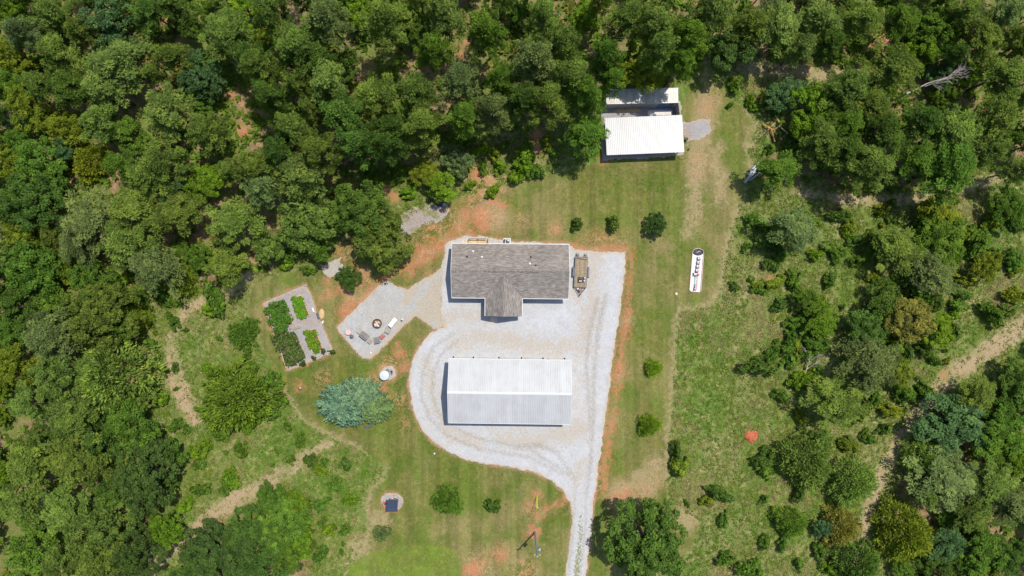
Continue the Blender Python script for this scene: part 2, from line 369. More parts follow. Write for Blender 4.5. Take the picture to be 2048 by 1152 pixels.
c = t.mix(t.math('MULTIPLY', mask('d_clay', 1.7, .4, .05), t.rng(n4, .35, .6, .55, .97)), c, cla)
mot = t.math('MULTIPLY', t.rng(t.math('ADD', t.attr('d_mott'), t.rng(n3, .2, .8, -1.2, 1.2)), 1.5, -1.5, 0, 1, True), t.rng(t.math('ADD', t.rng(n3, .3, .7, -.5, .5), t.rng(n4, .3, .7, -.5, .5)), -.15, .4, 0, .85))
c = t.mix(mot, c, t.mix(t.rng(n2, .35, .65), (.36, .15, .075), (.32, .21, .12)))
rim = t.mix(t.rng(n3, .3, .7), (.36, .14, .075), (.33, .23, .14)); c = t.mix(t.math('MULTIPLY', mask('d_drive', .5, .25, .26), t.rng(n2, .4, .6, .15, .95)), c, rim)
c = t.mul(c, t.math('MULTIPLY', t.rng(n4, .25, .75, .66, 1.34), t.rng(n3, .25, .75, .86, 1.14)))
t.bump(t.math('ADD', n4, t.math('MULTIPLY', n3, 1.5)), .55, .12)
M['ground'] = t.out(c, .95, .1)
g = link('ground', mesh_np('ground', V, F, dict(d_forest=d_forest, d_lawn=d_lawn, d_clay=d_clay, d_sand=d_sand, d_track=d_track, d_drive=d_drive, d_lime=d_lime, d_mott=d_mott), mat=M['ground']))
tag(g, kind='structure')

# ------------------------------------------------------------------ gravel sheets
def mat_gravel(name, a, b, dirt, tan_amount, speck):
    t = NT(name); n1 = t.noise(.16, 4, .6); n2 = t.noise(.7, 4, .6); n3 = t.noise(3.2, 4, .7); n4 = t.noise(11, 2, .7)
    c = t.mix(t.rng(n2, .3, .7), a, b)
    e = t.math('ADD', t.attr('d_tan'), t.math('ADD', t.rng(n2, .25, .75, -2.4, 2.4), t.rng(n3, .25, .75, -1.2, 1.2)))
    c = t.mix(t.math('MULTIPLY', t.rng(e, 1.3, -1.3, 0, 1, True), tan_amount), c, dirt)
    c = t.mix(t.math('MULTIPLY', t.rng(n1, .5, .7), .35), c, dirt)
    rimm = t.math('ADD', t.attr('d_self'), t.rng(n3, .25, .75, -.55, .55)); c = t.mix(t.rng(rimm, -.6, .05, 0, .7), c, (.4, .29, .19))
    w = t.math('ADD', t.attr('d_wheel'), t.rng(n3, .2, .8, -.5, .5)); c = t.mix(t.rng(w, .35, -.4, 0, .6), c, (.25, .225, .19))
    gr = t.math('ADD', t.attr('d_grass'), t.rng(n3, .2, .8, -.9, .9)); c = t.mix(t.rng(gr, .2, -.2, 0, .85), c, (.17, .17, .06))
    n6 = t.noise(1.7, 5, .75, t.map(t.raw(), (1, .35, 1), (.4, .3, .5), (5, 2, 8))); c = t.mix(t.rng(n6, .6, .74, 0, .5), c, (.22, .19, .155))
    c = t.mul(c, t.math('MULTIPLY', t.rng(n4, .25, .75, 1 - speck, 1 + speck * .7), t.rng(n3, .3, .7, .9, 1.07)))
    t.bump(n4, .5, .05)
    return t.out(c, .95, .12)
M['gravel'] = mat_gravel('white_crushed_stone', (.415, .42, .432), (.345, .345, .345), (.345, .298, .235), .68, .3)
M['gravel2'] = mat_gravel('grey_crushed_stone', (.36, .36, .35), (.29, .29, .28), (.34, .285, .205), .8, .42)
M['gravel3'] = mat_gravel('grey_pink_garden_stone', (.3, .288, .295), (.245, .232, .232), (.28, .2, .145), .6, .38)
TAN = [([(905,690),(960,672),(1040,685),(1120,695),(1160,680)], [20,30,26,30,18]), ([(850,720),(862,770),(870,820),(900,870),(960,890)], [14,16,22,24,20]), ([(1000,880),(1080,880),(1160,860)], [26,30,40]),
       ([(1190,500),(1187,540),(1182,590),(1175,650),(1160,700)], [26,26,28,34,30]), ([(1150,590),(1165,600)], [14,14]), ([(870,640),(920,628),(965,640)], [40,30,16]), ([(1150,500),(1170,510)], [12,12]), ([(1160,930),(1150,960)], [20,20])]
WHEEL = [([(1212,590),(1196,660),(1188,740),(1186,830),(1182,920),(1172,990)], [10,9,7,8,8,5]), ([(1195,600),(1180,660),(1172,730),(1178,800),(1180,860)], [8,9,6,6,6]), ([(1150,960),(1115,905),(1080,890),(1030,895)], [4,6,12,10]), ([(905,668),(866,695),(846,740),(842,790),(858,835),(895,872),(960,898),(1060,915),(1125,948)], [4,5,5,5,5,5,5,5,4]), ([(915,682),(882,708),(866,748),(864,790),(878,828),(912,858),(968,880),(1060,898),(1140,950)], [3,4,4,4,4,4,5,5,4]), ([(1150,975),(1148,1040),(1142,1100),(1136,1160)], [3,4,5,5]), ([(1172,1000),(1170,1060),(1163,1120),(1158,1160)], [3,4,5,5])]
GRASS = [([(1162,1030),(1160,1080),(1152,1152),(1148,1240)], [1,5,9,9])]
PTAN = [([(905,565),(880,600),(860,620),(890,640)], [40,60,50,40]), ([(800,650),(830,628),(770,692),(740,715)], [12,16,8,5]), ([(830,575),(815,600)], [14,20])]
def sheet(name, fn, bbox, res, z, mat, jit=.25, tans=(), wheels=(), grass=()):
    (x0, y1), (x1, y0) = P(bbox[0], bbox[1]), P(bbox[2], bbox[3])
    X, Y = np.meshgrid(np.arange(x0, x1, res), np.arange(y0, y1, res))
    d0 = fn(X, Y); d = d0 + jit * fbm(X * 1.1, Y * 1.1, 5) + jit * .6 * fbm(X * 3.5, Y * 3.5, 9, 2)
    gyy, gxx = np.gradient(d, res); gl = np.maximum(np.hypot(gxx, gyy), .35)
    out = d > 0
    keep = np.minimum.reduce([d[:-1, :-1], d[:-1, 1:], d[1:, :-1], d[1:, 1:]]) < 0
    sh = np.where(out, np.minimum(d, res * 1.5), 0)
    X2 = X - sh * gxx / gl; Y2 = Y - sh * gyy / gl
    Z = np.where(out, -.02, z)
    I = np.arange(X.size).reshape(X.shape)
    F = np.stack([I[:-1, :-1], I[:-1, 1:], I[1:, 1:], I[1:, :-1]], -1)[keep]
    used = np.unique(F); re = np.full(X.size, -1); re[used] = np.arange(len(used))
    big = np.full(X.shape, 50.)
    A = dict(d_self=np.minimum(d, 0), d_tan=mins(tans, X, Y) if tans else big, d_wheel=mins(wheels, X, Y) if wheels else big, d_grass=mins(grass, X, Y) if grass else big)
    V = np.stack([X2, Y2, Z], -1).reshape(-1, 3)[used]
    me = mesh_np(name, V, re[F], {k: v.ravel()[used] for k, v in A.items()}, mat=mat, smooth=True)
    return tag(link(name, me), kind='structure')
sheet('gravel_drive', lambda X, Y: sdf(DRIVE, X, Y), (800, 460, 1270, 1250), .24, .03, M['gravel'], .3, TAN, WHEEL, GRASS)
sheet('gravel_patio', lambda X, Y: sdf(PATIO, X, Y), (660, 530, 910, 730), .2, .022, M['gravel2'], .3, PTAN)
sheet('garden_gravel', lambda X, Y: sdf(GARDEN, X, Y), (510, 555, 680, 755), .18, .022, M['gravel3'], .2, [([(530,615),(570,590),(615,578)], [5,4,6]), ([(600,640),(615,640)], [9,9]), ([(540,640),(548,655)], [5,6]), ([(596,685),(610,700)], [10,8])])
sheet('gravel_pad_tank', lambda X, Y: scirc([(777,746,14.5)], X, Y), (755, 725, 800, 768), .15, .022, M['gravel2'], .2)
sheet('gravel_pad_well', lambda X, Y: scirc([(777,1001,15),(790,1003,17)], X, Y), (755, 980, 815, 1030), .15, .022, M['gravel3'], .2)
sheet('gravel_pad_shed', lambda X, Y: np.minimum(sdf([(1360,245),(1395,238),(1420,240),(1425,262),(1405,278),(1372,284)], X, Y), sdf([(1200,205),(1362,200),(1367,312),(1205,322)], X, Y)), (1190, 195, 1435, 330), .2, .022, M['gravel3'], .35, [([(1365,290),(1375,270)], [12,8])])
sheet('gravel_patch_grassy', lambda X, Y: sdf([(790,430),(840,410),(870,400),(895,405),(893,432),(850,455),(820,470),(800,460)], X, Y), (775, 390, 905, 480), .22, .018, M['gravel3'], 1.5, [([(795,440),(850,425),(890,415)], [40,30,20]), ([(820,465),(860,450)], [20,20])], (), [([(845,418),(872,432)], [12,14]), ([(830,462),(865,445)], [12,8]), ([(800,430),(815,440)], [8,6])])
sheet('gravel_patch_bare', lambda X, Y: sdf([(640,530),(680,515),(690,540),(660,556),(645,550)], X, Y), (630, 505, 700, 565), .22, .018, M['gravel2'], .6, [([(655,540),(675,530)], [8,8])])
sheet('asphalt_millings_patch', lambda X, Y: sdf([(848,398),(875,385),(895,398),(885,412),(862,410)], X, Y), (840, 380, 905, 420), .2, .02, plain('black_millings', (.055, .055, .06), .95, .1, 0, .3, 3), .8)

# ------------------------------------------------------------------ house
hx, hy = P(1020.5, 542.3, 2.9)
house = thing('house', 'single storey house with grey brown shingled gable roof beside the gravel drive', 'house', (hx, hy, 0), math.radians(-.55))
L2, W2, E, RG = 10.0, 4.64, 2.9, 4.95      # half length, half depth, eave, ridge
def roof_z(y): return RG - abs(y) / W2 * (RG - E)
for sgn, nm in ((1, 'north'), (-1, 'south')):
    q = [(-L2, 0, RG), (-L2, sgn * W2, E), (L2, sgn * W2, E), (L2, 0, RG)]
    if sgn > 0: q = q[::-1]
    MB().slab(q, .14).build('roof_slope', M['shingle'], house)
MB().box((0, 0, 1.35), (2 * L2 - .7, 2 * W2 - .9, 2.7)).build('wall', M['siding'], house)
for sx in (-1, 1):
    x = sx * (L2 - .36); gm = MB().add([(x, -W2 + .45, 2.7), (x, W2 - .45, 2.7), (x, 0, RG - .16), (x - sx * .12, -W2 + .45, 2.7), (x - sx * .12, W2 - .45, 2.7), (x - sx * .12, 0, RG - .16)], [(0, 1, 2), (5, 4, 3), (0, 3, 4, 1), (1, 4, 5, 2), (2, 5, 3, 0)])
    gm.build('gable_wall', M['siding'], house)
GXc, GW, GF = (P(1008, 600, 2.9)[0] - hx), 3.17, -W2 - 3.1   # cross gable: centre x, half width, front y
RGg = 4.72; ym = -(RG - RGg) / (RG - E) * W2
for sx in (-1, 1):
    q = [(GXc, ym, RGg + .02), (GXc, GF, RGg + .02), (GXc + sx * GW, GF, E + .02), (GXc + sx * GW, -W2, E + .02)]
    if sx < 0: q = q[::-1]
    MB().slab(q[::-1], .14).build('porch_roof_slope', M['shingle2'], house)
MB().box((GXc, GF + .95, RGg - 1.1), (.01, .01, .01))
MB().add([(GXc - GW + .25, GF + .3, 2.75), (GXc + GW - .25, GF + .3, 2.75), (GXc, GF + .3, RGg - .2), (GXc - GW + .25, GF + .42, 2.75), (GXc + GW - .25, GF + .42, 2.75), (GXc, GF + .42, RGg - .2)],
         [(0, 1, 2), (5, 4, 3), (0, 3, 4, 1), (1, 4, 5, 2), (2, 5, 3, 0)]).build('porch_gable', M['white'], house)
for sx in (-1, 1):
    for yy in (GF + .4, -W2 - .2):
        MB().box((GXc + sx * (GW - .4), yy, 1.35), (.2, .2, 2.72)).build('porch_post', M['white'], house)
MB().box((GXc, -W2 - 1.3, .12), (2 * GW - .5, 3.0, .24)).build('porch_floor', M['concrete'], house)
st = MB().box((P(988, 640)[0] - hx, P(988, 641)[1] - hy + .1, .07), (1.25, 1.1, .14)).build('porch_step', M['paletimber'], house)
# gutters and barge boards
MB().box((0, W2 + .045, E - .06), (2 * L2 + .1, .09, .13)).build('gutter', M['white'], house)
for a, b in ((-L2, GXc - GW), (GXc + GW, L2)):
    MB().box(((a + b) / 2, -W2 - .045, E - .06), (b - a, .09, .13)).build('gutter', M['white'], house)
for sx in (-1, 1):
    MB().box((GXc + sx * (GW + .045), (GF - W2) / 2, E - .05), (.09, GF * -1 - W2 - .02, .13)).build('gutter', M['white'], house)
    for sy in (-1, 1):
        m = MB(); x = sx * (L2 + .03)
        m.add([(x - .03, 0, RG + .01), (x + .03, 0, RG + .01), (x + .03, sy * W2, E + .01), (x - .03, sy * W2, E + .01), (x - .03, 0, RG - .2), (x + .03, 0, RG - .2), (x + .03, sy * W2, E - .2), (x - .03, sy * W2, E - .2)],
              [(0, 1, 2, 3), (4, 7, 6, 5), (0, 4, 5, 1), (2, 6, 7, 3), (1, 5, 6, 2), (0, 3, 7, 4)])
        m.build('barge_board', M['white'], house)
# ridge caps and vents
rv = MB(); rv.slab([(-4.35, -.19, RG - .02), (4.7, -.19, RG - .02), (4.7, 0, RG + .1), (-4.35, 0, RG + .1)], .04); rv.slab([(-4.35, 0, RG + .1), (4.7, 0, RG + .1), (4.7, .19, RG - .02), (-4.35, .19, RG - .02)], .04)
rvo = rv.build('ridge_vent', M['shingle2'], house)
for sy in (-1, 1): MB().box((.17, sy * .2, RG - .045), (9.05, .035, .06)).build('vent_slot', M['dark'], rvo)
for a, b in ((-L2, -4.4), (4.75, L2)):
    m = MB(); m.slab([(a, -.14, RG - .03), (b, -.14, RG - .03), (b, 0, RG + .045), (a, 0, RG + .045)], .03); m.slab([(a, 0, RG + .045), (b, 0, RG + .045), (b, .14, RG - .03), (a, .14, RG - .03)], .03); m.build('ridge_cap', M['shingle2'], house)
for (px, py, mt) in ((933.5, 514, 'dark'), (1061.5, 513.5, 'dark'), (1071, 530.5, 'dark'), (945.5, 503, 'white'), (963.5, 514.5, 'white'), (1059.5, 527, 'white')):
    x, y = P(px, py, 4); x -= hx; y -= hy; z = roof_z(y)
    vp = MB().tube([(x, y, z - .05), (x, y, z + .38)], .09 if mt == 'dark' else .08, 10).build('vent_pipe', M[mt], house)
    MB().box((x, y, z + .02), (.34, .34, .03), M=Matrix.Rotation(-math.atan((RG - E) / W2), 3, 'X')).build('flashing', M['dark' if mt == 'dark' else 'white'], vp)
for x, y, w, z in ((-7, -W2 + .44, 1.4, 1.5), (-4.7, -W2 + .44, 1.0, 1.5), (4.8, -W2 + .44, 1.4, 1.5), (7.6, -W2 + .44, 1.4, 1.5), (-6, W2 - .44, 1.2, 1.6), (4, W2 - .44, 1.2, 1.6)):
    wd = MB().box((x, y, z), (w, .06, 1.3)).build('window', M['white'], house)
    MB().box((x, y + (-.035 if y < 0 else .035), z), (w - .16, .03, 1.14)).build('pane', M['glass'], wd)
dr = MB().box((GXc + .3, -W2 + .43, 1.27), (1.0, .08, 2.05)).build('door', M['darkwood'], house)
MB().box((GXc + .68, -W2 + .37, 1.2), (.05, .07, .14)).build('handle', M['galv'], dr)
MB().tube([(GXc + GW + .25, -W2 - .6, 2.75), (GXc + GW + .25, -W2 - .6, .05)], .06).build('downspout', M['dark'], house)
# back steps and meter boxes
sx, sy = P(957, 482.5)
bs = thing('back_steps', 'timber back landing with dark stair rail against the rear wall of the house', 'steps', (sx, sy - .1, 0))
for i in range(8): MB().box((-1.55 + .44 * i, -.1, .5), (.41, 1.0, .05)).build('deck_board', M['timber'], bs)
for x in (-1.7, 1.7):
    for y in (-.5, .35): MB().box((x, y, .24), (.1, .1, .48)).build('leg', M['timber'], bs)
MB().box((-.1, .42, 1.2), (3.1, .13, .07)).build('rail', M['darkwood'], bs); MB().box((1.68, -.05, 1.2), (.13, .85, .07)).build('rail', M['darkwood'], bs)
for x in (-1.6, 0, 1.68): MB().box((x, .42, .85), (.11, .11, .7)).build('post', M['darkwood'], bs)
for k in range(3): MB().box((-2.1 - .3 * k, -.1, .36 - .14 * k), (.3, .95, .05)).build('tread', M['paletimber'], bs)
for k in range(3): MB().box((-2.1 - .3 * k, -.1, (.335 - .14 * k) / 2), (.05, .8, .335 - .14 * k)).build('riser', M['paletimber'], bs)
px_, py_ = P(1014, 483)
tag(MB().box((px_, py_ + .15, .06), (1.3, .85, .12)).build('concrete_pad', M['white']), 'small white concrete pad behind the house wall', 'pad')
for dx, lab, w in ((-.38, 'slim black utility box on the white pad behind the house', .22), (.22, 'wider black heat pump on the white pad behind the house', .5)):
    u = thing('utility_box' if w < .3 else 'heat_pump', lab, 'box' if w < .3 else 'heat pump', (px_ + dx, py_ + .15, .12))
    MB().box((0, 0, .3), (w, .5, .6)).build('casing', M['steel'], u, bevel=.02)
    MB().lathe([(w * .42, .6), (w * .42, .63), (w * .3, .64)], 14).build('fan_guard', M['galv'] if w > .3 else M['dark'], u)

# ------------------------------------------------------------------ ribbed metal roofs
def rib_panel(name, mat, w, run, z0, z1, ribs=3, hgt=.045):
    """one sheet of ribbed roofing: x across, y down the slope from y=0 (z0) to y=run (z1)"""
    xs = [0]; zs = [0]
    for k in range(ribs):
        c = w * (k + .5) / ribs; b = .075
        xs += [c - b, c - b * .5, c + b * .5, c + b]; zs += [0, hgt, hgt, 0]
    xs.append(w); zs.append(0)
    n = len(xs); v = [(x, 0, z0 + z) for x, z in zip(xs, zs)] + [(x, run, z1 + z) for x, z in zip(xs, zs)]
    v += [(p[0], p[1], p[2] - .012) for p in v]
    f = [(i, i + 1, n + i + 1, n + i) for i in range(n - 1)] + [(2 * n + i + 1, 2 * n + i, 3 * n + i, 3 * n + i + 1) for i in range(n - 1)]
    f += [(i + 1, i, 2 * n + i, 2 * n + i + 1) for i in range(n - 1)] + [(n + i, n + i + 1, 3 * n + i + 1, 3 * n + i) for i in range(n - 1)]
    me = bpy.data.meshes.new(name); me.from_pydata(v, [], f); me.materials.append(mat); return me

mx, my = P(1018.7, 783, 4.0); mx += .05
barn = thing('metal_building', 'long white metal workshop with ribbed gable roof in the gravel yard', 'building', (mx, my, 0), math.radians(-.75))
BL, BW, BE, BR = 20.7, 5.43, 4.0, 6.15
npn = 23; pw = BL / npn
pn = rib_panel('roof_panel', M['whitepanel'], pw - .004, BW, BR, BE); 
for s_ in (1, -1):
    for i in range(npn):
        o = link('roof_panel', pn, barn)
        if s_ > 0: o.location = (-BL / 2 + pw * i, .02, 0)
        else: o.location = (BL / 2 - pw * i, -.02, 0); o.rotation_euler = (0, 0, math.pi)
m = MB(); m.slab([(-BL / 2, -.2, BR - .01), (BL / 2, -.2, BR - .01), (BL / 2, 0, BR + .07), (-BL / 2, 0, BR + .07)], .02); m.slab([(-BL / 2, 0, BR + .07), (BL / 2, 0, BR + .07), (BL / 2, .2, BR - .01), (-BL / 2, .2, BR - .01)], .02)
m.build('ridge_cap', M['white'], barn)
MB().box((0, 0, BE / 2 - .1), (BL - .5, 2 * BW - .5, BE - .2)).build('wall', M['siding'], barn)
for sx in (-1, 1):
    x = sx * (BL / 2 - .26); MB().add([(x, -BW + .25, BE - .2), (x, BW - .25, BE - .2), (x, 0, BR - .06), (x - sx * .1, -BW + .25, BE - .2), (x - sx * .1, BW - .25, BE - .2), (x - sx * .1, 0, BR - .06)],
             [(0, 1, 2), (5, 4, 3), (0, 3, 4, 1), (1, 4, 5, 2), (2, 5, 3, 0)]).build('gable_wall', M['siding'], barn)
    for sy in (-1, 1):
        x = sx * (BL / 2 + .035); m = MB()
        m.add([(x - .03, 0, BR + .05), (x + .03, 0, BR + .05), (x + .03, sy * BW, BE + .05), (x - .03, sy * BW, BE + .05), (x - .03, 0, BR - .15), (x + .03, 0, BR - .15), (x + .03, sy * BW, BE - .15), (x - .03, sy * BW, BE - .15)],
              [(0, 1, 2, 3), (4, 7, 6, 5), (0, 4, 5, 1), (2, 6, 7, 3), (1, 5, 6, 2), (0, 3, 7, 4)]); m.build('rake_trim', M['white'], barn)
for sy in (-1, 1): MB().box((0, sy * (BW + .05), BE - .05), (BL, .09, .1)).build('eave_trim', M['white'], barn)
for i in range(5):
    d = MB().box((-8.2 + 4.1 * i, BW - .2, 1.5), (3.0, .12, 3.0)).build('roller_door', M['white'], barn)
    for k in range(5): MB().box((-8.2 + 4.1 * i, BW - .125, .3 + .6 * k), (2.9, .03, .5)).build('door_panel', M['white'], d)
for px in (906, 946, 997, 1042, 1085, 1128):
    x = P(px, 717, 3)[0] - mx
    lp = MB().tube([(x, BW - .3, 3.2), (x, BW + .06, 3.35), (x, BW + .2, 3.25)], .03, 8).build('wall_lamp', M['dark'], barn)
    MB().lathe([(.03, 3.26), (.08, 3.22), (.15, 3.1), (.14, 3.1)], 14, (x, BW + .2, 0)).build('lamp_shade', M['dark'], lp)

# white open shed
wx, wy = P(1289, 270, 2.7)
shed = thing('open_shed', 'open sided pole shed with bright white ribbed roof at the wood edge', 'shed', (wx, wy, 0), math.radians(2.3))
SL, SW = 13.3, 6.5; npn = 14; pw = SL / npn; zN, zS = 2.45, 2.95
pn = rib_panel('roof_panel', M['whitepanel2'], pw - .004, SW, zS, zN)
for i in range(npn):
    o = link('roof_panel', pn, shed); o.location = (-SL / 2 + pw * i, -SW / 2, 0)
MB().box((0, -SW / 2 + .1, zS - .14), (SL - .1, .06, .2)).build('fascia', M['claymound'], shed); MB().box((0, SW / 2 - .1, zN - .14), (SL - .1, .06, .2)).build('fascia', M['white'], shed)
for i in range(5):
    for yy, zz in ((-SW / 2 + .5, zS - .1), (SW / 2 - .5, zN - .1)): MB().box((-SL / 2 + .4 + i * (SL - .8) / 4, yy, zz / 2 - .02), (.15, .15, zz - .04)).build('post', M['oldtimber'], shed)
for i in range(3):
    yy = -SW / 2 + .5 + i * (SW - 1) / 2; MB().box((0, yy, zS - .2 - (yy + SW / 2) / SW * (zS - zN)), (SL - .6, .1, .16)).build('purlin', M['oldtimber'], shed)
MB().box((-SL / 2 + .35, 0, 1.1), (.05, SW - 1.2, 2.2)).build('end_wall', M['containersheet'], shed)

# shipping container behind the shed
cx, cy = P(1284.5, 192, 2.9)
con = thing('shipping_container', 'long grey corrugated shipping container under overhanging trees behind the white shed', 'container', (cx, cy, 0), math.radians(1.2))
CL, CW, CH = 12.4, 2.45, 2.9
def corr(w, h, pitch=.28, dep=.045):
    n = int(w / pitch); xs = []; zs = []
    for i in range(n):
        for a, b in ((0, 0), (.2, 0), (.35, 1), (.8, 1), (.95, 0)): xs.append(-w / 2 + (i + a) * w / n); zs.append(b * dep)
    xs.append(w / 2); zs.append(0); m = len(xs)
    v = [(x, z, 0) for x, z in zip(xs, zs)] + [(x, z, h) for x, z in zip(xs, zs)]
    return v, [(i, i + 1, m + i + 1, m + i) for i in range(m - 1)]
def corr_wall(name, parent, w, h, M4, mat):
    v, f = corr(w, h); me = bpy.data.meshes.new(name); me.from_pydata([tuple(M4 @ Vector(p)) for p in v], [], f); me.materials.append(mat); return link(name, me, parent)
T = Matrix.Translation; RZ = lambda a: Matrix.Rotation(a, 4, 'Z'); RX = lambda a: Matrix.Rotation(a, 4, 'X')
corr_wall('side_wall', con, CL, CH - .1, T((0, -CW / 2, .05)) @ RZ(math.pi), M['containersheet']); corr_wall('side_wall', con, CL, CH - .1, T((0, CW / 2, .05)), M['containersheet'])
corr_wall('end_wall', con, CW, CH - .1, T((-CL / 2, 0, .05)) @ RZ(math.pi / 2), M['containersheet']); corr_wall('end_wall', con, CW, CH - .1, T((CL / 2, 0, .05)) @ RZ(-math.pi / 2), M['containersheet'])
v, f = corr(CL, CW); me = bpy.data.meshes.new('roof'); me.from_pydata([(p[0], p[2] - CW / 2, CH - .06 + p[1]) for p in v], [], f); me.materials.append(M['containersheet']); link('roof', me, con)
m = MB()
for sx in (-1, 1):
    for sy in (-1, 1): m.box((sx * CL / 2, sy * CW / 2, CH / 2), (.12, .12, CH))
for sy in (-1, 1):
    for z in (.1, CH - .04): m.box((0, sy * CW / 2, z), (CL - .12, .1, .12))
m.build('frame', M['containersheet'], con)
corr_wall('wing_wall', con, 2.0, 2.6, T((CL / 2 + .12, -CW / 2 - 1.0, 0)) @ RZ(-math.pi / 2 + .12), M['containersheet'])
m = MB(); 
tp = [(x, -CW / 2 - .14 - .05 * math.sin(x * 4), z) for z in (1.9, 1.2, .5, .06) for x in np.linspace(2.9, 5.6, 8)]
m.add(tp, [(r * 8 + i, r * 8 + i + 1, (r + 1) * 8 + i + 1, (r + 1) * 8 + i) for r in range(3) for i in range(7)])
o = m.build('blue_tarp', M['tarp']); o.location = (cx, cy, 0); o.rotation_euler = (0, 0, math.radians(1.2)); tag(o, 'blue tarpaulin hanging on the container side near its right end', 'tarp')
lx, ly = P(1250, 221)
for k, (dy, z, ln, lab) in enumerate(((-.25, .06, 5.2, 'lowest long yellow board lying beside the container'), (0, .06, 4.6, 'middle long yellow board lying beside the container'), (.22, .06, 3.8, 'shortest yellow board lying nearest the container wall'), (-.1, .15, 4.2, 'yellow board lying on top of the other boards by the container'))):
    tag(MB().box((lx + .2 * k, ly + dy, z), (ln, .19, .08), rz=.03).build('timber_board', M['timber']), lab, 'board', 'boards beside the container')
qx, qy = P(1320, 225.5)
tag(MB().box((qx, qy, .05), (4.3, .95, .1), rz=.03).build('concrete_slab', M['concrete']), 'pale concrete slab between the container and the white shed', 'slab')
for px, py, lab, r in ((1371, 262 + 18, 'dark rubbish bin at the right end of the white shed', .28), (1377, 299, 'dark blue bucket on the lawn by the shed corner', .16)):
    x, y = P(px, py); b = thing('rubbish_bin' if r > .2 else 'bucket', lab, 'bin' if r > .2 else 'bucket', (x, y, 0))
    MB().lathe([(r * .8, 0.01), (r, r * 2.6), (r * .92, r * 2.6), (r * .75, .05)], 16).build('body', M['steel'], b); MB().lathe([(r * 1.08, r * 2.62), (r * 1.08, r * 2.75), (r * .4, r * 2.95)], 16).build('lid', M['dark'], b)
x, y = P(1366, 310); m = MB(); m.tube([(x - .9 + .18 * k, y - .5 - .35 * math.sin(k * .33), .03) for k in range(11)], .035, 6); tag(m.build('garden_hose', M['rustdark']), 'brown hose curled on pale ground at the shed corner', 'hose')

# ------------------------------------------------------------------ trailer
tx, ty = P(1161, 544.5)
tr = thing('utility_trailer', 'flat utility trailer with plank deck parked beside the house', 'trailer', (tx, ty, 0), math.radians(-2.9))
DL, DW, DZ = 5.15, 2.05, .62
for i in range(9):
    w = DW / 9; o = MB().box((-DW / 2 + w * (i + .5), 0, DZ), (w - .03, DL, .05)).build('deck_plank', M['oldtimber'], tr)
for sx in (-1, 1): MB().box((sx * (DW / 2 + .05), 0, DZ + .02), (.09, DL, .16)).build('side_rail', M['steel'], tr)
for sy in (-1, 1): MB().box((0, sy * (DL / 2 + .05), DZ + .02), (DW + .19, .09, .16)).build('end_rail', M['steel'], tr)
for i in range(4): MB().box((0, -2 + 1.33 * i, DZ - .08), (DW, .07, .1)).build('cross_member', M['steel'], tr)
for sx in (-1, 1):
    MB().add([(sx * (DW / 2 + .12), y, z) for y, z in ((-.95, .52), (-.75, .88), (.75, .88), (.95, .52))] + [(sx * (DW / 2 + .4), y, z) for y, z in ((-.95, .52), (-.75, .88), (.75, .88), (.95, .52))],
             [(0, 1, 5, 4), (1, 2, 6, 5), (2, 3, 7, 6)]).build('fender', M['steel'], tr)
    for yy in (-.42, .42):
        wh = MB(); R = Matrix.Rotation(math.pi / 2, 3, 'Y'); tmp = MB().lathe([(.2, -.1), (.34, -.1), (.36, 0), (.34, .1), (.2, .1)], 18); wh.add([R @ Vector(p) + Vector((sx * (DW / 2 + .26), yy + .0, .36)) for p in tmp.v], tmp.f)
        w_ = wh.build('wheel', M['rubber'], tr); tmp = MB().lathe([(.19, -.06), (.19, .112), (.05, .115)], 14); MB().add([R @ Vector((p[0], p[1], p[2] * sx)) + Vector((sx * (DW / 2 + .26), yy, .36)) for p in tmp.v], tmp.f).build('rim', M['galv'], w_)
    MB().tube([(sx * (DW / 2), -DL / 2 - .05, DZ - .05), (0.03 * sx, -DL / 2 - 1.45, DZ - .05)], .05, 8).build('tongue_bar', M['steel'], tr)
    rp = MB()
    for k in range(4): rp.box((sx * .72, DL / 2 + .2 + .14 * k, .9 - .14 * k), (.4, .06, .06))
    for e in (-.2, .2): rp.tube([(sx * .72 + e, DL / 2 + .1, 1.0), (sx * .72 + e, DL / 2 + .75, .05)], .035, 6)
    rp.build('loading_ramp', M['dark'] if sx < 0 else M['steel'], tr)
    MB().box((sx * .72, DL / 2 + .55, .47), (.34, .2, .05)).build('ramp_plate', M['galv'], tr)
MB().tube([(-DW / 2 + .2, DL / 2 - .22, DZ + .12), (DW / 2 - .1, DL / 2 - .35, DZ + .12)], .045, 6).build('ramp_bar', M['dark'], tr)
MB().box((0, -DL / 2 - 1.5, DZ - .03), (.14, .34, .1)).build('coupler', M['dark'], tr)
MB().tube([(.16, -DL / 2 - 1.1, .02), (.16, -DL / 2 - 1.1, .95)], .045, 8).build('jack', M['galv'], tr)
MB().tube([(-DW / 2 + .3, -DL / 2 - .15, DZ), (0, -DL / 2 - 1.0, DZ)], .03, 6).build('brace', M['galv'], tr)
MB().box((-.35, -DL / 2 - .35, DZ + .03), (.25, .3, .2)).build('tool_box', M['white'], tr)
cr = math.radians(-2.9)
def on_trailer(x, y, z): return (tx + x * math.cos(cr) - y * math.sin(cr), ty + x * math.sin(cr) + y * math.cos(cr), z)
sp = thing('cable_spool', 'orange topped black spool sitting on the trailer tongue', 'spool', on_trailer(0.05, -DL / 2 - .52, DZ - .0))
MB().lathe([(.36, 0), (.36, .05), (.2, .06), (.2, .24), (.33, .25), (.33, .29)], 20).build('drum', M['dark'], sp); MB().lathe([(.25, .29), (.25, .33), (.06, .34)], 18).build('cap', M['orange'], sp)
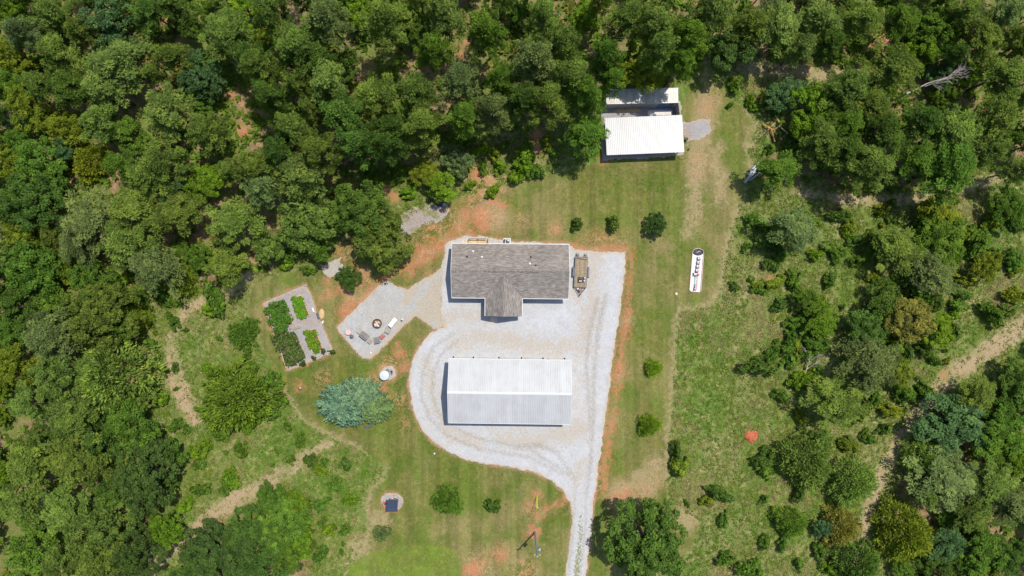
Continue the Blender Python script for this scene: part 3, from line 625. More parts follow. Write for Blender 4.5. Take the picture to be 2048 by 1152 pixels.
for k, (yy, lab, top) in enumerate(((-1.05, 'black and white machine on the trailer deck nearer its middle', 'dark'), (-1.55, 'black framed machine with white top on the trailer deck nearest the tongue', 'pinkstone'))):
    g_ = thing('generator', lab, 'machine', on_trailer(.12 - .05 * k, yy, DZ + .025), cr + .06)
    m = MB()
    for a in (-.5, .5):
        for b in (-.17, .17): m.tube([(a, b, 0.0), (a, b, .5)], .028, 6)
    for z in (.03, .5):
        for b in (-.17, .17): m.tube([(-.5, b, z), (.5, b, z)], .028, 6)
        for a in (-.5, .5): m.tube([(a, -.17, z), (a, .17, z)], .028, 6)
    m.build('frame', M['dark'], g_); MB().box((-.05, 0, .24), (.7, .26, .4)).build('engine', M['dark'], g_, bevel=.03); MB().box((-.12, 0, .47), (.5, .24, .1)).build('tank', M['steel'] if k == 0 else M['pinkstone'], g_, bevel=.03)
    MB().lathe([(.12, .1), (.12, .55), (.05, .57)], 12, (.55, .05, 0)).build('air_filter', M['white'], g_)

# ------------------------------------------------------------------ fire pit patio
def at(px, py, z=.024): x, y = P(px, py); return (x, y, z)
fp = thing('fire_ring', 'round steel fire ring with pale ash and logs on the gravel patio', 'fire pit', at(755, 647))
MB().lathe([(.78, 0), (.78, .36), (.84, .38), (.84, .34), (.74, .34), (.74, .02)], 32).build('ring', M['rustdark'], fp)
MB().lathe([(.72, .02), (.6, .08), (.2, .13)], 24).build('ash', M['soil'], fp)
for i, (a, x, y, l) in enumerate(((.5, -.1, .1, 1.0), (2.2, .05, -.2, .9), (1.2, -.25, -.15, .8), (-.3, .1, .2, .9), (2.8, -.15, -.35, .7))):
    MB().tube([(x - l / 2 * math.cos(a), y - l / 2 * math.sin(a), .16 + .05 * i), (x + l / 2 * math.cos(a), y + l / 2 * math.sin(a), .18 + .05 * i)], [.11, .13], 9).build('log', M['ash'], fp)
tb = thing('folding_table', 'long white folding table on the gravel patio', 'table', at(787, 644.7), math.atan2(15.6, 12.7))
MB().box((0, 0, .72), (1.8, .76, .05)).build('table_top', M['white'], tb, bevel=.015)
for sx in (-.65, .65):
    for sy in (-.28, .28): MB().tube([(sx, sy, 0), (sx * .95, sy, .7)], .02, 6).build('leg', M['galv'], tb)
def soft_seat(name, label, cat, px, py, rz, w, d, mat, seats=1, arms=True):
    s_ = thing(name, label, cat, at(px, py), rz)
    MB().box((0, 0, .2), (w, d, .24)).build('base', M['wicker'], s_, bevel=.03)
    for k in range(seats): MB().box((-w / 2 + (k + .5) * (w - .2) / seats + .1, -.05, .39), ((w - .22) / seats, d - .25, .15)).build('seat_cushion', mat, s_, bevel=.05)
    b = MB().box((0, d / 2 - .1, .58), (w, .2, .6), M=Matrix.Rotation(-.15, 3, 'X')).build('backrest', mat, s_, bevel=.05)
    if arms:
        for sx in (-1, 1): MB().box((sx * (w / 2 - .06), -.03, .42), (.13, d - .12, .28)).build('armrest', M['wicker'], s_, bevel=.03)
    for sx in (-1, 1):
        for sy in (-1, 1): MB().box((sx * (w / 2 - .08), sy * (d / 2 - .08), .05), (.07, .07, .1)).build('leg', M['dark'], s_)
    return s_
A = math.radians
soft_seat('loveseat', 'grey two seat wicker sofa facing the fire ring', 'sofa', 730, 671, A(142), 1.55, .95, M['greycloth'], 2)
soft_seat('armchair', 'grey cushioned armchair between the red chair and the square table', 'armchair', 755, 679.5, A(-168), .95, 1.05, M['greycloth'])
soft_seat('armchair', 'grey armchair next to the white folding table', 'armchair', 775.5, 660.5, A(-112), .9, .95, M['wicker'])
rc = soft_seat('camp_chair', 'faded red chair between the two grey armchairs', 'chair', 765.5, 672, A(-140), .72, .7, M['redchair'])
for px, py, rz, lab in ((719.5, 662.5, A(-38), 'square wicker side table at the upper end of the grey sofa'), (740.5, 682.5, A(-40), 'square wicker side table with a pale cup, at the lower sofa end')):
    s_ = thing('side_table', lab, 'table', at(px, py), rz, 'wicker side tables')
    MB().box((0, 0, .47), (.72, .72, .06)).build('table_top', M['wicker'], s_, bevel=.015)
    for a in (-1, 1):
        for b in (-1, 1): MB().box((a * .3, b * .3, .22), (.07, .07, .44)).build('leg', M['wicker'], s_)
    MB().box((0, 0, .15), (.6, .6, .03)).build('shelf', M['wicker'], s_)
x, y, z = at(740.9, 680.8); cu = thing('cup', 'small pale cup standing on the square side table', 'cup', (x, y, .526)); MB().lathe([(.045, 0), (.06, .15), (.05, .15), (.04, .02)], 12).build('body', M['stone'], cu); 
cm = thing('chiminea', 'round pinkish clay bowl burner at the left corner of the patio', 'burner', at(698, 664))
MB().lathe([(.28, 0), (.34, .1), (.46, .4), (.48, .52), (.42, .52), (.36, .36), (.1, .3)], 22).build('bowl', M['pinkstone'], cm); MB().lathe([(.17, .34), (.17, .5), (.1, .52)], 12).build('stone_insert', M['stone'], cm)
MB().lathe([(.5, .5), (.53, .53), (.5, .56), (.47, .53)], 24).build('rim', M['pinkstone'], cm)
pt = thing('kettle_pot', 'small dark round pot next to the clay burner', 'pot', at(704, 673)); MB().lathe([(.2, 0), (.32, .15), (.33, .34), (.26, .44), (.1, .48)], 18).build('body', M['steel'], pt); MB().lathe([(.05, .48), (.07, .54), (.03, .57)], 10).build('knob', M['galv'], pt)
ln = thing('lantern_post', 'white lantern on a short post beyond the white table', 'lantern', at(806.5, 638)); MB().tube([(0, 0, 0), (0, 0, .9)], .04, 8).build('post', M['white'], ln); MB().lathe([(.12, .9), (.16, 1.0), (.16, 1.15), (.04, 1.25)], 12).build('lamp_head', M['white'], ln)
def rock(name, label, px, py, r, mat, z=0):
    bm = bmesh.new(); bmesh.ops.create_icosphere(bm, subdivisions=2, radius=r)
    for v in bm.verts: v.co *= 1 + .25 * (random.random() - .5); v.co.z = max(v.co.z * .65, -r * .2)
    me = bpy.data.meshes.new(name); bm.to_mesh(me); bm.free(); me.materials.append(mat); o = link(name, me); x, y = P(px, py); o.location = (x, y, z + r * .15)
    return tag(o, label, 'rock')
rock('rock', 'pale orange stone near the lower tip of the patio gravel', 741.5, 706, .24, M['stone'])
rock('rock', 'single pale stone on the lawn left of the white planter bed', 1352.5, 587.5, .24, M['stone'])
rock('rock', 'white stone lying on the lawn below the round gravel loop', 869, 907, .16, M['white'])

# ------------------------------------------------------------------ water tank, well house, hook
wt = thing('water_tank', 'round pale blue water tank on its gravel circle', 'tank', at(771.5, 749))
MB().lathe([(.78, 0), (.8, .05), (.8, 1.3), (.83, 1.33), (.83, 1.38), (.72, 1.42), (.7, 1.38), (.4, 1.46), (.12, 1.52)], 36).build('body', M['tank'], wt, smooth=False)
MB().lathe([(.18, 1.5), (.18, 1.58), (.05, 1.6)], 16).build('hatch', M['white'], wt)
pm = thing('pump_set', 'dark pump and pipes beside the round water tank', 'pump', at(778.5, 743.5))
MB().tube([(-.5, .35, .1), (.1, .35, .12), (.45, .1, .12), (.5, -.5, .1)], .07, 8).build('pipe', M['steel'], pm); MB().lathe([(.18, 0), (.2, .35), (.1, .45)], 14, (.1, .25, 0)).build('pressure_vessel', M['galv'], pm); MB().box((.45, .0, .15), (.3, .45, .3)).build('motor', M['dark'], pm, bevel=.03)
for a, b in (((-.35, .3, 0), (-.35, .3, .6)), ((.5, -.45, 0), (.5, -.45, .5))): MB().tube([a, b], .05, 8).build('riser', M['dark'], pm)
x, y = P(784, 1012, 1.4)
wh = thing('well_house', 'tiny well house with navy ribbed metal roof on a gravel circle', 'shed', (x, y, 0), math.radians(-2.5))
MB().box((0, 0, .62), (1.5, 1.75, 1.2)).build('wall', M['oldtimber'], wh)
pn = rib_panel('roof_panel', M['navy'], 2.05 / 3 - .006, 1.8, 1.55, 1.25, 2, .05)
for i in range(3): 
    o = link('roof_panel', pn, wh); o.location = (-.9, -2.05 / 2 + 2.05 / 3 * (i + 1), 0); o.rotation_euler = (0, 0, -math.pi / 2)
MB().box((-.93, 0, 1.47), (.05, 2.1, .2)).build('fascia', M['navy'], wh); MB().box((.93, 0, 1.2), (.05, 2.1, .14)).build('fascia', M['navy'], wh)
MB().box((-.78, .1, .6), (.06, .7, 1.0)).build('door', M['paletimber'], wh)
hr = MB(); hr.tube([(.42 * math.cos(a), .42 * math.sin(a), .62 + .02 * math.sin(3 * a)) for a in np.linspace(0, 2 * math.pi, 25)], .07, 8, False)
o = hr.build('coiled_hose', M['red']); o.location = at(771.8, 1006.5, 0); tag(o, 'red coiled hose beside the navy well house', 'hose')
m = MB(); m.lathe([(.2, 0.0), (.2, .5), (.1, .56)], 12); o = m.build('hose_stand', M['rustdark']); o.location = at(771.8, 1006.5, 0.02); tag(o, 'short brown stump inside the red coiled hose', 'stand')
for k, (px, py, a, l, mt, lab) in enumerate(((787, 996, .35, 1.1, 'paletimber', 'upper pale log lying above the well house'), (792, 997.5, -.5, .9, 'darkwood', 'dark log crossing the pale ones above the well house'), (784, 998.5, .1, 1.0, 'paletimber', 'lower pale log against the well house roof edge'))):
    x, y = P(px, py); m = MB().tube([(x - l / 2 * math.cos(a), y - l / 2 * math.sin(a), .12 + .07 * k), (x + l / 2 * math.cos(a), y + l / 2 * math.sin(a), .12 + .07 * k)], .11, 9); tag(m.build('log', M[mt]), lab, 'log', 'logs by the well house')
hk = thing('bird_feeder_pole', 'black hooked pole standing on a bare patch left of the blue conifers', 'pole', at(602, 774, 0))
MB().tube([(0, 0, 0), (0, 0, 1.6), (.1, 0, 1.75), (.25, 0, 1.72), (.3, 0, 1.6)], .03, 6).build('pole', M['dark'], hk); MB().lathe([(.04, 1.3), (.14, 1.35), (.14, 1.5), (.05, 1.6)], 10, (.3, 0, 0)).build('feeder', M['white'], hk)
for px, py, lab in ((690, 850, 'dark flat bench half under the left side of the blue conifers'), (738, 852, 'dark flat bench half under the right side of the blue conifers')):
    b = thing('bench', lab, 'bench', at(px, py, 0), .3)
    MB().box((0, 0, .45), (1.4, .45, .06)).build('seat', M['steel'], b)
    for sx in (-.55, .55): MB().box((sx, 0, .21), (.08, .4, .42)).build('leg', M['dark'], b)

# ------------------------------------------------------------------ garden beds
def bed(name, label, quad, board_h=.3):
    pts = [Vector((*P(*p), 0)) for p in quad]; c = sum(pts, Vector()) / 4
    b = thing(name, label, 'garden bed', (c.x, c.y, .02), 0, 'raised garden beds'); q = [p - c for p in pts]
    for i in range(4):
        a, e = q[i], q[(i + 1) % 4]; d = e - a; MB().box(((a + e) / 2).to_tuple()[:2] + (board_h / 2,), (d.length + .05, .09, board_h), rz=math.atan2(d.y, d.x)).build('board', M['timber'] if i != 3 else M['paletimber'], b)
    n = Vector((0, 0, board_h - .06)); MB().slab([tuple(p * .97 + n) for p in q], board_h - .08).build('soil', M['soil'], b)
    return pts
BEDA = [(536,615),(566,603),(587,648),(556,662)]; BEDB = [(585,597),(604,590),(620,631),(599,637)]; BEDC = [(611,664),(631,657),(647,699),(626,705)]; BEDD = [(552,667),(590,672),(607,712),(573,735)]
bed('raised_bed', 'raised timber bed at the upper left of the garden under tall leafy crops', BEDA); bed('raised_bed', 'raised timber bed at the upper right of the garden with low bright green crop', BEDB)
bed('raised_bed', 'raised timber bed at the lower right of the garden with yellow green crop', BEDC); bed('raised_bed', 'raised timber bed at the lower left of the garden, overgrown with brambles', BEDD)
for px, py, l, rz, mt, name, lab in ((594, 656, 1.5, .25, 'oldtimber', 'plank', 'short grey plank on the gravel between the garden beds'), (627, 620, .9, -1.2, 'white', 'white_sack', 'white sack lying at the right edge of the garden'), (646, 644, .6, 1.1, 'white', 'white_bag', 'small white bag at the middle of the right garden edge'), (636, 632, 1.1, -1.25, 'steel', 'hand_cart', 'dark hand cart leaning at the right garden edge'), (611, 571, .5, .3, 'galv', 'tap_post', 'metal tap box at the top corner of the garden')):
    x, y = P(px, py); tt = thing(name, lab, name.split('_')[-1], (x, y, .022), rz)
    m = MB().box((0, 0, .12), (l, .3, .22)); m.build('body', M[mt], tt, bevel=.05)
    if mt == 'steel':
        for s_ in (-.12, .12): MB().tube([(l / 2, s_, .15), (l / 2 + .6, s_, .5)], .02, 6).build('handle', M['dark'], tt)
    if mt == 'white': MB().box((l * .35, 0, .24), (l * .25, .22, .05)).build('fold', M['paletimber'], tt)
bmx, bmy = P(641, 628); o = MB().lathe([(.95, 0), (.8, .18), (.4, .3), (.1, .33)], 20).build('straw_mound', plain('tan_mulch', (.45, .31, .16), .95, .1, 0, .2, 5)); o.location = (bmx + .2, bmy, 0); o.scale = (.55, 1.0, 1); tag(o, 'tan mulch heap beside the right garden edge', 'mound')
for a, b, lab in (((524,605),(610,568),'weathered edging board along the upper side of the garden'), ((622,586),(666,698),'weathered edging board along the right side of the garden'), ((656,711),(574,744),'dark edging board along the lower side of the garden')):
    p = Vector((*P(*a), 0)); q = Vector((*P(*b), 0)); d = q - p
    tag(MB().box(((p + q) / 2).to_tuple()[:2] + (.08,), (d.length, .08, .2), rz=math.atan2(d.y, d.x)).build('edging_board', M['oldtimber']), lab, 'edging')

# ------------------------------------------------------------------ white planter bed with bins
bx, by = P(1393, 541); br_ = math.radians(-4.6)
def at_bed(x, y, z): return (bx + x * math.cos(br_) - y * math.sin(br_), by + x * math.sin(br_) + y * math.cos(br_), z)
wb = thing('white_tray', 'long white round ended concrete tray sunk into the lawn', 'tray', (bx, by, 0), br_)
prof = [(-.98, -3.55), (-.75, -3.75), (.75, -3.75), (.98, -3.55), (.98, 3.0), (.9, 3.4), (.6, 3.75), (0, 3.9), (-.6, 3.75), (-.9, 3.4), (-.98, 3.0)]
MB().slab([(a, b, .06) for a, b in prof], .1).build('floor', M['white'], wb)
m = MB()
for i in range(len(prof)):
    a = Vector((*prof[i], .1)); b = Vector((*prof[(i + 1) % len(prof)], .1)); d = b - a; m.box((a + b) / 2, (d.length + .06, .12, .22), rz=math.atan2(d.y, d.x))
m.build('kerb', M['pinkstone'], wb)
bs_ = thing('dark_basin', 'dark oval basin at the rounded end of the white tray', 'basin', at_bed(0, 3.25, .06), br_)
o = MB().lathe([(.8, 0), (.88, .3), (.8, .3), (.7, .06)], 28).build('bowl', M['rustdark'], bs_); o.scale = (1, .62, 1)
o = MB().lathe([(.68, .07), (.66, .1)], 24).build('water', M['glass'], bs_); o.scale = (1, .62, 1); MB().tube([(-.3, -.1, .12), (.35, .2, .2)], .05, 6).build('stick', M['paletimber'], bs_)
order = ['uppermost', 'second', 'third', 'fourth']
for k, yy in enumerate((2.2, 1.45, .75, .05)):
    b = thing('storage_bin', f'{order[k]} white box with red spot from the basin end of the white tray', 'box', at_bed(.22 - .05 * k, yy, .06), br_, 'boxes on the white tray')
    MB().box((0, 0, .3), (.58, .46, .6)).build('body', M['white'], b, bevel=.04); MB().lathe([(.13, .6), (.13, .63), (.05, .64)], 12).build('cap', M['redchair'], b); MB().box((.02, -.29, .4), (.5, .1, .5)).build('back_panel', M['steel'], b)
b = thing('small_engine', 'dark cluttered machine in the middle of the white tray', 'machine', at_bed(-.12, -.68, .06), br_)
MB().box((-.15, 0, .25), (.55, .4, .45)).build('block', M['galv'], b, bevel=.03); MB().lathe([(.2, .2), (.2, .52), (.1, .55)], 12, (.35, -.05, 0)).build('red_drum', M['red'], b); MB().tube([(-.5, .25, .1), (-.4, -.3, .5), (.1, -.35, .3)], .04, 6).build('hose', M['dark'], b)
b = thing('ladder', 'grey ladder lying along the lower half of the white tray', 'ladder', at_bed(.05, -1.75, .06), br_)
for sx in (-.24, .24): MB().box((sx, 0, .3), (.06, 1.6, .08)).build('rail', M['galv'], b)
for k in range(6): MB().box((0, -.65 + .26 * k, .3), (.44, .05, .04)).build('rung', M['galv'], b)
for sy in (-.7, .7): MB().box((0, sy, .13), (.5, .08, .26)).build('block', M['paletimber'], b)
for k, yy in enumerate((-2.75, -3.2)):
    b = thing('storage_bin', ('white box with pink spot just below the ladder on the tray', 'lowest white box with pink spot at the square end of the tray')[k], 'box', at_bed(.08 - .06 * k, yy, .06), br_, 'boxes on the white tray')
    MB().box((0, 0, .3), (.5, .38, .6)).build('body', M['white'], b, bevel=.04); MB().lathe([(.12, .6), (.12, .63), (.05, .64)], 12).build('cap', M['redchair'], b); MB().box((-.2, -.2, .35), (.2, .12, .5)).build('back_panel', M['steel'], b)

# ------------------------------------------------------------------ power pole and wires
pxp, pyp = P(1070, 1064); PH = 11.0
up = thing('power_pole', 'tall grey wooden utility pole on a red clay patch', 'utility pole', (pxp, pyp, 0))
MB().tube([(0, 0, -.2), (0, 0, PH)], [.19, .12], 12).build('pole', M['polewood'], up)
tf = MB().lathe([(.24, 7.4), (.27, 7.45), (.27, 8.2), (.2, 8.3), (.05, 8.34)], 20, (.46, 0, 0)).build('transformer', M['galv'], up)
for a in (-.1, .1): MB().lathe([(.04, 8.3), (.06, 8.4), (.03, 8.6)], 8, (.46 + a, .05, 0)).build('bushing', M['white'], tf)
MB().box((.18, 0, 7.9), (.3, .1, .5)).build('bracket', M['galv'], up)
MB().box((0, 0, 10.2), (1.1, .1, .1)).build('cross_arm', M['galv'], up)
for a in (-.45, 0, .45): MB().lathe([(.05, 10.25), (.08, 10.33), (.05, 10.45)], 10, (a, 0, 0) if a else (0, 0, .6)).build('insulator', M['white'], up)
def wire(name, label, a, b, sag, r=.012):
    a = Vector(a); b = Vector(b); pts = []
    for i in range(17):
        k = i / 16; p = a.lerp(b, k); p.z -= sag * 4 * k * (1 - k); pts.append(p)
    return tag(MB().tube(pts, r, 5).build(name, M['wire']), label, 'cable')
wire('power_line', 'overhead power line running from the pole to the lower photo edge', (pxp - .02, pyp, PH - .05), (pxp - 1.0, pyp - 32, 10.4), .7, .022)
sdx, sdy = P(985, 846, 4.2)
wire('service_cable', 'thin service cable from the pole to the metal workshop', (pxp, pyp, 8.8), (sdx, sdy + .3, 4.3), .9, .012)
gx_, gy_ = P(1074, 989)
gw = wire('guy_wire', 'thin steel guy wire from clay patch up to the pole', (gx_, gy_, 0), (pxp, pyp + .1, 9.4), 0, .01)
d = (Vector((pxp, pyp, 9.4)) - Vector((gx_, gy_, 0))).normalized(); b0 = Vector((gx_, gy_, 0)) + d * .25
tag(MB().tube([b0, b0 + d * 2.7], .055, 8).build('guy_guard', M['yellow']), 'yellow plastic guard sleeve on the guy wire', 'guard')

# ------------------------------------------------------------------ rusting farm rake, pipes, clay heap
rx, ry = P(1545, 258)
rk = thing('hay_rake', 'old yellow hay rake with two wheel arms at the edge of the woods', 'farm implement', (rx, ry, 0))
def loc(px, py, z=.5): x, y = P(px, py); return (x - rx, y - ry, z)
for a, b, r, mt, nm in (((1513,285),(1537,262),.07,'rustdark','drawbar'), ((1524,250),(1543,262),.14,'rust','tine_arm'), ((1541,263),(1547,285),.14,'rust','tine_arm'), ((1533,262),(1552,240),.06,'rust','frame_bar'), ((1540,247),(1552,239),.05,'rust','frame_bar'), ((1548,232),(1556,246),.09,'paletimber','tine_arm'), ((1556,254),(1573,269),.09,'paletimber','tine_arm'), ((1545,262),(1560,250),.06,'rust','frame_bar'), ((1540,247),(1548,256),.05,'galv','frame_bar'), ((1530,266),(1538,260),.05,'rustdark','frame_bar')):
    MB().tube([loc(*a, .55), loc(*b, .65)], r, 8).build(nm, M[mt], rk)
for i, (px, py) in enumerate(((1527,253),(1533,256),(1539,260),(1543,268),(1545,275),(1546,282),(1560,257),(1567,264))):
    x, y, z = loc(px, py, .55); R = Matrix.Rotation(math.radians(70), 3, 'Y') @ Matrix.Rotation(.4, 3, 'X'); m = MB()
    m.tube([R @ Vector((.5 * math.cos(a), .5 * math.sin(a), 0)) + Vector((x, y, z)) for a in np.linspace(0, 2 * math.pi, 19)], .022, 5, False)
    for k in range(8): m.tube([Vector((x, y, z)), R @ Vector((.55 * math.cos(k * .785), .55 * math.sin(k * .785), 0)) + Vector((x, y, z))], .012, 4)
    m.build('tine_wheel', M['rustdark'], rk)
for px, py in ((1536,262),(1552,240),(1558,252)):
    x, y, z = loc(px, py, 0); MB().tube([(x, y, 0), (x, y, .6)], .05, 6).build('leg', M['rustdark'], rk)
for k, (a, b, r, lab) in enumerate((((1487,366),(1512,340),.3,'lowest and longest grey culvert pipe under the pine by the lawn'), ((1495,352),(1516,332),.28,'middle grey culvert pipe under the pine by the lawn'), ((1499,343),(1517,326),.26,'uppermost grey culvert pipe under the pine by the lawn'), ((1498,362),(1526,340),.14,'thin grey pipe lying outermost beside the culvert pipes'))):
    p = Vector((*P(*a), r)); q = Vector((*P(*b), r)); m = MB(); m.tube([p, q], r, 16, False); m.tube([q, p], r * .85, 16, False)
    d_ = (q - p).normalized(); m.tube([p - d_ * .02, p + d_ * .12], r * 1.08, 16, False); tag(m.build('culvert_pipe', M['galv'], smooth=True), lab, 'pipe', 'culvert pipes')
x, y = P(1504, 874); bm = bmesh.new(); bmesh.ops.create_grid(bm, x_segments=40, y_segments=40, size=1.75)
for v in bm.verts:
    r = v.co.length / 1.35; r *= 1.05 + .55 * float(fbm(v.co.x * 1.1 + 5, v.co.y * 1.1, 13)); v.co.z = max(0, 1 - r ** 1.5) * .75 * (1 + .7 * float(fbm(v.co.x * 1.7, v.co.y * 1.7, 3))) - .06
me = bpy.data.meshes.new('clay_heap'); bm.to_mesh(me); bm.free(); me.materials.append(M['claymound']); o = link('clay_heap', me); o.location = (x, y, 0); tag(o, 'raw red clay heap in the weedy meadow', 'heap')

# loose stones kicked out of the gravel into the grass
r_ = np.random.default_rng(91); n_ = 60000; X_ = r_.uniform(-34, 24, n_); Y_ = r_.uniform(-52, 12, n_)
dd = np.minimum.reduce([sdf(DRIVE, X_, Y_), sdf(PATIO, X_, Y_), sdf(GARDEN, X_, Y_)]); k_ = (dd > -.6) & (dd < 1.6) & (r_.random(n_) < np.exp(-np.abs(dd) * 2.2)); X_ = X_[k_]; Y_ = Y_[k_]; n_ = len(X_)
rad = .025 + .05 * r_.random(n_) ** 2; OCT = np.array([(1, 0, 0), (0, 1, 0), (-1, 0, 0), (0, -1, 0), (0, 0, .7), (0, 0, -.5)]); VV = OCT[None] * rad[:, None, None] * (.7 + .6 * r_.random((n_, 6, 1))) + np.stack([X_, Y_, rad * .3 + .02], 1)[:, None]
OF = np.array([(0, 1, 4), (1, 2, 4), (2, 3, 4), (3, 0, 4), (1, 0, 5), (2, 1, 5), (3, 2, 5), (0, 3, 5)])
tag(link('loose_stones', mesh_np('loose_stones', VV.reshape(-1, 3), (OF[None] + 6 * np.arange(n_)[:, None, None]).reshape(-1, 3), mat=plain('loose_pale_stone', (.4, .38, .35), .95, .1, 0, .25, 1))), 'loose pale stones scattered along the gravel edges', 'stones', None, 'stuff')

# ------------------------------------------------------------------ trees: prototypes
def unit(a): return a / np.maximum(np.linalg.norm(a, axis=1, keepdims=True), 1e-6)
def leaf_mesh(name, C, R, n_per, L, W, mode, r, squash=.8, up=.25):
    """leaf-sized rhombs gathered round clump centres C of radius R"""
    idx = np.repeat(np.arange(len(C)), n_per); n = len(idx)
    d = unit(r.normal(size=(n, 3)) + np.array([0, 0, up]))
    rad = R[idx] * (.45 + .55 * np.sqrt(r.random(n)))
    pos = C[idx] + d * rad[:, None] * np.array([1, 1, squash])
    if mode == 'needle':
        ax = unit(d * np.array([1, 1, .55]) + r.normal(size=(n, 3)) * .45); sd = unit(np.cross(ax, r.normal(size=(n, 3)) * .6 + np.array([0, 0, 1.])))
        ll = L * (.7 + .6 * r.random(n)); ww = W * (.7 + .6 * r.random(n)); pos = pos - ax * (ll * .5)[:, None]
    else:
        nm = unit(d * .8 + r.normal(size=(n, 3)) * .5 + np.array([0, 0, .7])); ax = unit(np.cross(nm, r.normal(size=(n, 3)))); sd = np.cross(nm, ax)
        ll = L * (.6 + .8 * r.random(n)); ww = W * (.6 + .8 * r.random(n)); pos = pos - ax * (ll * .5)[:, None]
    V = np.stack([pos, pos + ax * (ll * .45)[:, None] + sd * (ww * .5)[:, None], pos + ax * ll[:, None], pos + ax * (ll * .45)[:, None] - sd * (ww * .5)[:, None]], 1).reshape(-1, 3)
    tone = np.clip(.5 + .22 * r.normal(size=n) + (.25 * r.normal(size=len(C)))[idx], 0, 1)
    return mesh_np(name, V, np.arange(4 * n).reshape(-1, 4), {'tone': np.repeat(tone, 4)}, mat=M['leaf'])
def make_pine(k):
    r = np.random.default_rng(100 + k); C = []; R = []; tb = MB(); hh = 15.0
    lean = r.normal(size=2) * .25
    def ax(z): return np.array([lean[0] * (z / hh) ** 2, lean[1] * (z / hh) ** 2, z])
    tb.tube([ax(z) + (np.array([0, 0, -.2]) if z == 0 else 0) for z in (0, 4, 8, 11.5, 14.2)], [.24, .2, .16, .1, .03], 7)
    z0 = 7.0 + r.random() * 1.2; levels = 8
    for li in range(levels):
        z = z0 + (14.2 - z0) * li / (levels - 1); reach = 4.0 * (1 - ((z - z0) / (15.4 - z0)) ** 1.7) * (.62 if li == 0 else 1)
        nb = int(r.integers(4, 7)); a0 = r.random() * 6.28
        for b in range(nb):
            a = a0 + b * 6.283 / nb + r.normal() * .25; ln = reach * (.65 + .45 * r.random()); rise = .15 + .5 * r.random()
            p0 = ax(z); p1 = p0 + np.array([math.cos(a) * ln, math.sin(a) * ln, ln * rise * .6])
            tb.tube([p0, (p0 + p1) / 2 + np.array([0, 0, -.05 * ln]), p1], [.07, .045, .015], 4, False)
            for f in ((1.0, .72, .45) if ln > 2.2 else (1.0, .6)):
                if r.random() < .12: continue
                off = r.normal(size=3) * np.array([.35, .35, .12]) * (1.2 if f < 1 else .4)
                C.append(p0 + (p1 - p0) * f + off + np.array([0, 0, .12])); R.append((.5 + .42 * r.random()) * (.9 if f < 1 else 1))
    C.append(ax(14.4)); R.append(.6)
    C = np.array(C); R = np.array(R)
    cr = leaf_mesh('pine_crown', C, R * 1.1, 86, .46, .15, 'needle', r, .66)
    return cr, tb
def make_broad(k):
    r = np.random.default_rng(200 + k); C = []; R = []; tb = MB(); hh = 9.0; cz = 5.6
    tb.tube([(0, 0, -.2), (.05, .03, 2.2), (.1, -.05, 4.5), (.05, .05, 7)], [.28, .22, .15, .05], 8)
    nsub = 7 + k % 3; subs = []
    for i in range(nsub):
        a = i * 6.283 / nsub + r.normal() * .25; rr = 2.1 + .8 * r.random(); subs.append(np.array([rr * math.cos(a), rr * math.sin(a), cz - .2 + r.normal() * .6]))
    subs += [np.array([r.normal() * .7, r.normal() * .7, cz + 1.9]), np.array([r.normal() * 1.1, r.normal() * 1.1, cz + 1.3])]
    for s in subs:
        tb.tube([(.05, 0, 2.4), s * np.array([.55, .55, 0]) + np.array([0, 0, 3.6]), s], [.12, .08, .03], 5, False)
        sr = 1.35 + .4 * r.random()
        m = 15; g = unit(r.normal(size=(m, 3)) + np.array([0, 0, .5]))
        for q in g: C.append(s + q * sr * np.array([1, 1, .8])); R.append(.42 + .35 * r.random())
    C = np.array(C); R = np.array(R)
    return leaf_mesh('broadleaf_crown', C, R, 58, .32, .22, 'broad', r, .85), tb
def make_cedar(k):
    r = np.random.default_rng(300 + k); tb = MB(); hh = 6.5; tb.tube([(0, 0, -.2), (0, 0, 3), (0, 0, 6.2)], [.22, .15, .02], 7)
    n = 300; C = []; R = []
    for i in range(n):
        u = (i + .5) / n; z = .7 + 5.6 * (u ** .9); rad = 4.0 * (1 - (max(z - 1.4, 0) / 5.2) ** 1.6) ** .75 if z < 6.4 else .1
        a = i * 2.39996; lump = 1 + .16 * math.sin(a * 3 + k) + .13 * math.sin(a * 5 + z * 1.7 + k); rad *= lump * (.72 + .38 * r.random())
        C.append((rad * math.cos(a), rad * math.sin(a), z)); R.append(.32 + .22 * r.random())
        if i % 12 == 0: tb.tube([(0, 0, z * .8), (rad * .9 * math.cos(a), rad * .9 * math.sin(a), z)], [.04, .01], 3, False)
    C = np.array(C); R = np.array(R); idx = np.repeat(np.arange(n), 22); m = len(idx)
    out = unit(C * np.array([1, 1, .45]) + np.array([0, 0, .3])); ax = unit(out[idx] + r.normal(size=(m, 3)) * .5); pos = C[idx] + r.normal(size=(m, 3)) * R[idx][:, None] * .55
    sd = unit(np.cross(ax, r.normal(size=(m, 3)) * .6 + np.array([0, 0, .9]))); ll = .52 * (.6 + .7 * r.random(m)); ww = .19 * (.7 + .6 * r.random(m))
    V = np.stack([pos, pos + ax * (ll * .4)[:, None] + sd * (ww * .5)[:, None], pos + ax * ll[:, None], pos + ax * (ll * .4)[:, None] - sd * (ww * .5)[:, None]], 1).reshape(-1, 3)
    tone = np.clip(.52 + .22 * r.normal(size=m) + (.34 * r.normal(size=n))[idx], 0, 1)
    return mesh_np('cedar_crown', V, np.arange(4 * m).reshape(-1, 4), {'tone': np.repeat(tone, 4)}, mat=M['leaf']), tb
